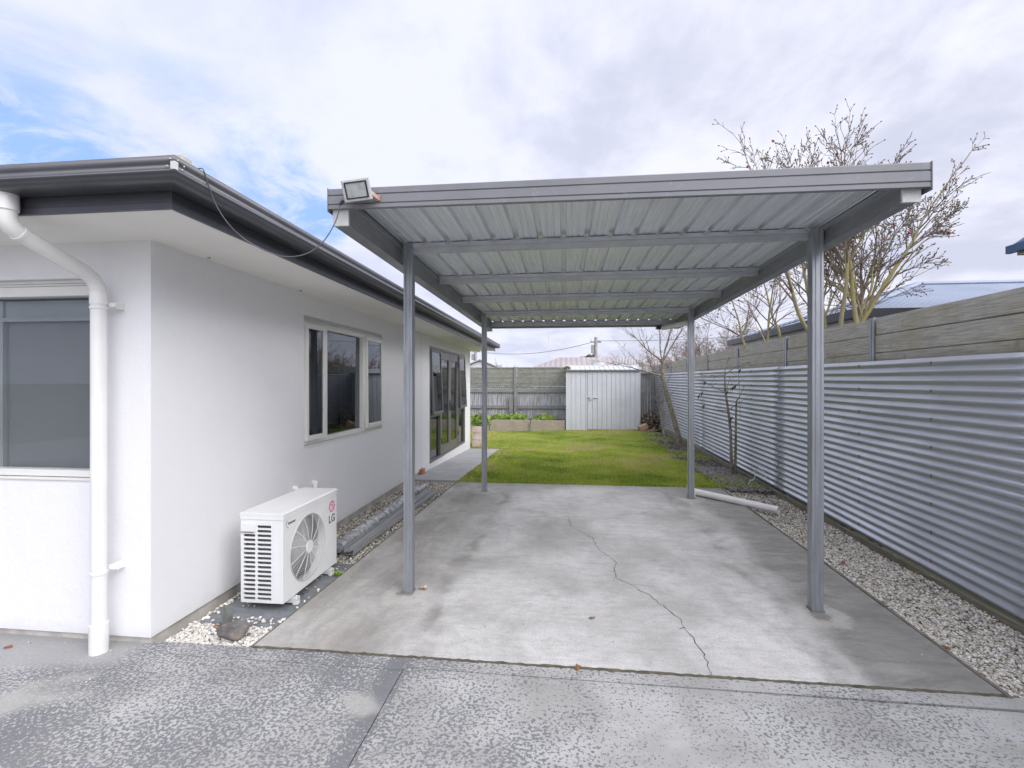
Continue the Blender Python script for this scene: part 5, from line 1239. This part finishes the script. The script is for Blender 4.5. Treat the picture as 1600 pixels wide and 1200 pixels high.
for st, dv, L_ in ((s1_[5], (.55, -.05, .6), .50), (s1_[5], (-.75, 0, .15), .38), (s1_[4], (-.85, -.05, -.05), .50), (s1_[3], (-1, 0, .05), .42), (s1_[4], (.7, 0, .35), .32), (s1_[3], (.6, 0, .5), .3), (s2_[3], (.4, 0, .6), .35), (s1_[5], (.0, 0, 1), .22), (s1_[4], (.3, 0, .8), .2)):
    grow(b, st, Vector(dv).normalized(), L_, .0085, 1, rr, o4, tips)
b.tube([(3.03, 8.6, .95), (3.02, 8.6, 1.4), (3.0, 8.6, 1.8), (2.99, 8.6, 2.0)], .0035, 4, 1)
b.build('trunk', ['bark_lichen', 'twig'], ym, smooth=60)
for t_ in tips: b = MB(); buds(b, [t_], .010, rr); b.build('bud', 'bud', ym)
for p in ((2.36, 8.62, 1.38), (2.41, 8.62, 1.43), (2.46, 8.62, 1.62), (2.44, 8.62, 1.20), (2.93, 8.62, 1.52), (2.97, 8.62, 1.55), (2.90, 8.60, 1.0), (2.88, 8.6, .96), (2.83, 8.6, 1.45), (3.04, 8.6, 1.83)):
    b = MB(); v = Vector(p); b.tube([v, v + Vector((-.02, 0, -.03)), v + Vector((-.03, 0, -.075))], [.006, .018, .004], 6); b.build('seed_pod', 'bud_dark', ym, smooth=60)

# ================================================================== NEIGHBOURS
nb = thing('neighbour_house', (9, 9.6, -.3), 'neighbour house with blue grey hipped corrugated roof behind the timber fence', 'house')
X0, X1, Y0, Y1, Z0, Z1, wd = 4.10, 17.0, 7.16, 12.10, 2.60, 3.42, 2.47
b = MB(); b.add([(X0, Y0, Z0), (X1, Y0, Z0), (X1, Y1, Z0), (X0, Y1, Z0), (X0 + wd, (Y0 + Y1) / 2, Z1), (X1 - wd, (Y0 + Y1) / 2, Z1)], [(0, 1, 5, 4), (2, 3, 4, 5), (1, 2, 5), (3, 0, 4)])
b.m = [0, 0, 1, 1]; b.add([(X0, Y0, Z0), (X1, Y0, Z0), (X1, Y1, Z0), (X0, Y1, Z0)], [(3, 2, 1, 0)]); b.build('roof', ['neighbour_roof_w', 'neighbour_roof_s'], nb)
b = MB(); pk = (X0 + wd, (Y0 + Y1) / 2, Z1 + .01); b.tube([(X0, Y0, Z0 + .01), pk], .05, 6); b.tube([(X0, Y1, Z0 + .01), pk], .05, 6); b.tube([pk, (X1 - wd, (Y0 + Y1) / 2, Z1 + .01)], .05, 6); b.build('ridge_cap', 'neighbour_roof_s', nb, smooth=60)
b = MB(); b.box(X0 - .11, X0, Y0 - .11, Y1 + .11, Z0 - .10, Z0 + .02); b.box(X0, X1, Y0 - .11, Y0, Z0 - .10, Z0 + .02); b.box(X0, X1, Y1, Y1 + .11, Z0 - .10, Z0 + .02); b.build('gutter', 'neighbour_gutter', nb)
b = MB(); b.box(X0 + .02, X0 + .5, Y0 + .02, Y1 - .02, Z0 - .17, Z0 - .001); b.box(X0 + .5, X1, Y0 + .02, Y0 + .5, Z0 - .17, Z0 - .001); b.build('soffit', 'white_paint', nb)
b = MB(); b.box(X0 + .5, X1 - .5, Y0 + .5, Y1 - .5, -.3, Z0 - .01); b.build('wall', 'neighbour_wall', nb)
n2_ = thing('neighbour_house', (9.5, 2, -.3), 'neighbour house at the right frame edge with steep blue verge and beige soffit', 'house')
vx0, vy, vz = 4.94, 5.80, 3.02; s_ = .72; rx = 9.0
b = MB(); b.hexa([(vx0, vy - .0, vz + .03), (rx, vy, vz + .03 + s_ * (rx - vx0)), (rx, -8, vz + .03 + s_ * (rx - vx0)), (vx0, -8, vz + .03), (vx0, vy, vz + .08), (rx, vy, vz + .08 + s_ * (rx - vx0)), (rx, -8, vz + .08 + s_ * (rx - vx0)), (vx0, -8, vz + .08)])
x2 = 2 * rx - vx0; b.hexa([(rx, vy, vz + .03 + s_ * (rx - vx0)), (x2, vy, vz + .03), (x2, -8, vz + .03), (rx, -8, vz + .03 + s_ * (rx - vx0)), (rx, vy, vz + .08 + s_ * (rx - vx0)), (x2, vy, vz + .08), (x2, -8, vz + .08), (rx, -8, vz + .08 + s_ * (rx - vx0))]); b.build('roof', 'blue_fascia', n2_)
b = MB(); b.prism([(vx0 - .02, vy + .002, vz + .01), (rx, vy + .002, vz + .01 + s_ * (rx - vx0)), (rx, vy + .002, vz + .09 + s_ * (rx - vx0)), (vx0 - .02, vy + .002, vz + .09)], (0, .03, 0)); b.box(vx0 - .07, vx0 - .021, -8, vy + .035, vz + .0, vz + .085); b.build('verge', 'blue_fascia', n2_)
b = MB(); b.prism([(vx0 + .0, vy - .02, vz - .03), (rx, vy - .02, vz - .03), (rx, vy - .02, vz + .02 + s_ * (rx - vx0)), (vx0, vy - .02, vz + .02)], (0, -.02, 0)); b.box(vx0 - .0, vx0 + .7, -8, vy - .041, vz - .03, vz - .01); b.build('soffit', 'beige', n2_)
b = MB(); b.box(vx0 + .70, x2 - .7, -7.4, vy - .6, -.3, vz + .1); b.build('wall', 'beige', n2_)
# rear houses
nh = thing('rear_house', (2.5, 29, -.3), 'low house with pinkish hipped roof beyond the rear fence', 'house')
def H(x0, x1, y0, y1, z0, z1, wdd, root, rm, wm):
    b = MB(); ym_ = (y0 + y1) / 2; b.add([(x0, y0, z0), (x1, y0, z0), (x1, y1, z0), (x0, y1, z0), (x0 + wdd, ym_, z1), (x1 - wdd, ym_, z1)], [(0, 1, 5, 4), (2, 3, 4, 5), (1, 2, 5), (3, 0, 4), (3, 2, 1, 0)]); b.build('roof', rm, root)
    b = MB(); b.box(x0 + .4, x1 - .4, y0 + .4, y1 - .4, -.3, z0); b.build('wall', wm, root)
    b = MB(); b.box(x0, x1, y0 - .1, y0, z0 - .14, z0 + .02); b.build('gutter', 'white_paint', root)
H(-2.3, 11.5, 26, 32, 2.22, 3.10, 2.0, nh, 'pink_roof', 'white_paint')
b = MB(); b.prism([(1.45, 27.2, 2.4), (2.45, 27.2, 2.4), (1.95, 27.2, 3.0)], (0, 1.6, 0)); b.build('dormer', 'white_paint', nh)
b = MB(); b.box(1.88, 2.08, 26.9, 27.1, 2.8, 3.15); b.build('flue', 'cap_white', nh)
g2 = thing('gable_house', (-6.2, 34, -.3), 'small white gabled house seen far off beside the house end', 'house')
b = MB(); b.box(-8.0, -4.2, 34, 40, -.3, 2.35); b.prism([(-8.0, 34.0, 2.35), (-4.2, 34.0, 2.35), (-6.1, 34.0, 3.15)], (0, 6, 0)); b.build('wall', 'white_paint', g2)
b = MB(); b.prism([(-8.3, 33.8, 2.30), (-6.1, 33.8, 3.19), (-6.1, 33.8, 3.27), (-8.4, 33.8, 2.36)], (0, 6.4, 0)); b.prism([(-6.1, 33.8, 3.19), (-3.9, 33.8, 2.30), (-3.8, 33.8, 2.36), (-6.1, 33.8, 3.27)], (0, 6.4, 0)); b.build('roof', 'neighbour_wall', g2)
bare((-4.0, 27, -.3), 3.6, .9, 15, 'pale bare rounded shrub tree beyond the lattice fence panels', stems=7, mname='twig_pink', rmin=.011, r0=.05, levels=3, trunkh=.8)
def bush(name, c, r, h, n, mname, label, size, seed):
    rg2 = np.random.default_rng(seed); d_ = rg2.normal(size=(n, 3)); d_ /= np.linalg.norm(d_, axis=1)[:, None]; d_[:, 2] = np.abs(d_[:, 2]); rad_ = rg2.uniform(.55, 1.0, n)[:, None] * (1 + .15 * np.sin(d_[:, :1] * 7) * np.cos(d_[:, 1:2] * 6))
    P = np.array(c) + d_ * rad_ * np.array([r, r, h]); d1 = rg2.normal(size=(n, 3)); d1 /= np.linalg.norm(d1, axis=1)[:, None]; d2 = np.cross(d1, rg2.normal(size=(n, 3))); d2 /= np.linalg.norm(d2, axis=1)[:, None]
    s = size * rg2.uniform(.6, 1.3, (n, 1)); V = np.stack([P, P + d1 * s * .5 + d2 * s * .35, P + d1 * s, P + d1 * s * .5 - d2 * s * .35], 1)
    t = thing(name, c, label, 'tree'); npmesh('crown', V.reshape(-1, 3), np.arange(4 * n).reshape(-1, 4), mname, parent=t)
    b = MB(); b.tube([(c[0], c[1], -.3), (c[0], c[1], c[2] + h * .6)], [.12, .05], 8); b.build('trunk', 'log', t); return t
bush('round_tree', (2.0, 36, 2.2), 1.2, 1.45, 9000, 'dark_green', 'dark green rounded treetop showing above the pink roof ridge', .12, 3)
bush('round_shrub', (-6.9, 30, 1.6), .6, .9, 2500, 'dark_green', 'small dark shrub beside the far utility pole near the house end', .08, 4)
bush('round_shrub', (1.9, 20.6, 1.7), .75, .62, 3500, 'dark_green', 'dark green shrub top peeping over the shed roof', .06, 6)
def pole(x, y, h, label, r=.13):
    t = thing('utility_pole', (x, y, -.3), label, 'utility pole', 'utility poles behind the rear fence')
    b = MB(); b.tube([(x, y, -.3), (x, y, h)], [r, r * .8], 10); b.build('shaft', 'pole', t, smooth=50)
    b = MB(); b.box(x - .35, x + .35, y - .05, y + .05, h - .35, h - .25); b.box(x - .30, x - .12, y - .2, y + .05, h - 1.0, h - .5); b.build('crossarm', 'pole', t)
    b = MB()
    for dx in (-.28, .0, .28): b.tube([(x + dx, y, h - .25), (x + dx, y, h - .1)], .035, 8)
    b.build('insulator', 'cap_white', t); return t
pole(1.98, 30.5, 4.45, 'pale utility pole with fittings standing behind the shed')
pole(-7.1, 37.5, 4.35, 'plain utility pole glimpsed between the house end and the rear carport post')
def wire(a, c, sag, label, r=.018):
    a, c = Vector(a), Vector(c); b = MB(); pts = []
    for i in range(21): t = i / 20; p = a.lerp(c, t); p.z -= sag * 4 * t * (1 - t); pts.append(p)
    b.tube(pts, r, 4); return tag(b.build('power_line', 'cable', base=tuple(a)), label, 'power line', 'power lines behind the rear fence')
wire((1.98, 30.5, 4.2), (-7.1, 37.5, 4.1), .5, 'power line sagging left from the pole behind the shed to the far pole', .016)
wire((1.98, 30.5, 4.22), (14, 30, 4.6), .15, 'power line running right from the pole behind the shed', .014)
wire((-7.1, 37.5, 4.1), (-30, 42, 4.2), .3, 'power line running left from the far pole past the house end', .014)
b = MB(); b.tube([(-.9, 27.5, 2.0), (-.9, 27.5, 4.35)], .016, 5); b.tube([(-1.1, 27.5, 4.2), (-.7, 27.5, 4.2)], .008, 4)
tag(b.build('antenna', 'cap_white', base=(-.9, 27.5, 2.0)), 'thin upright antenna mast above the left end of the pink roof', 'antenna')

bpy.context.view_layer.update()
print('objects', len(C.objects), 'polys', sum(len(o.data.polygons) for o in C.objects if o.type == 'MESH'))
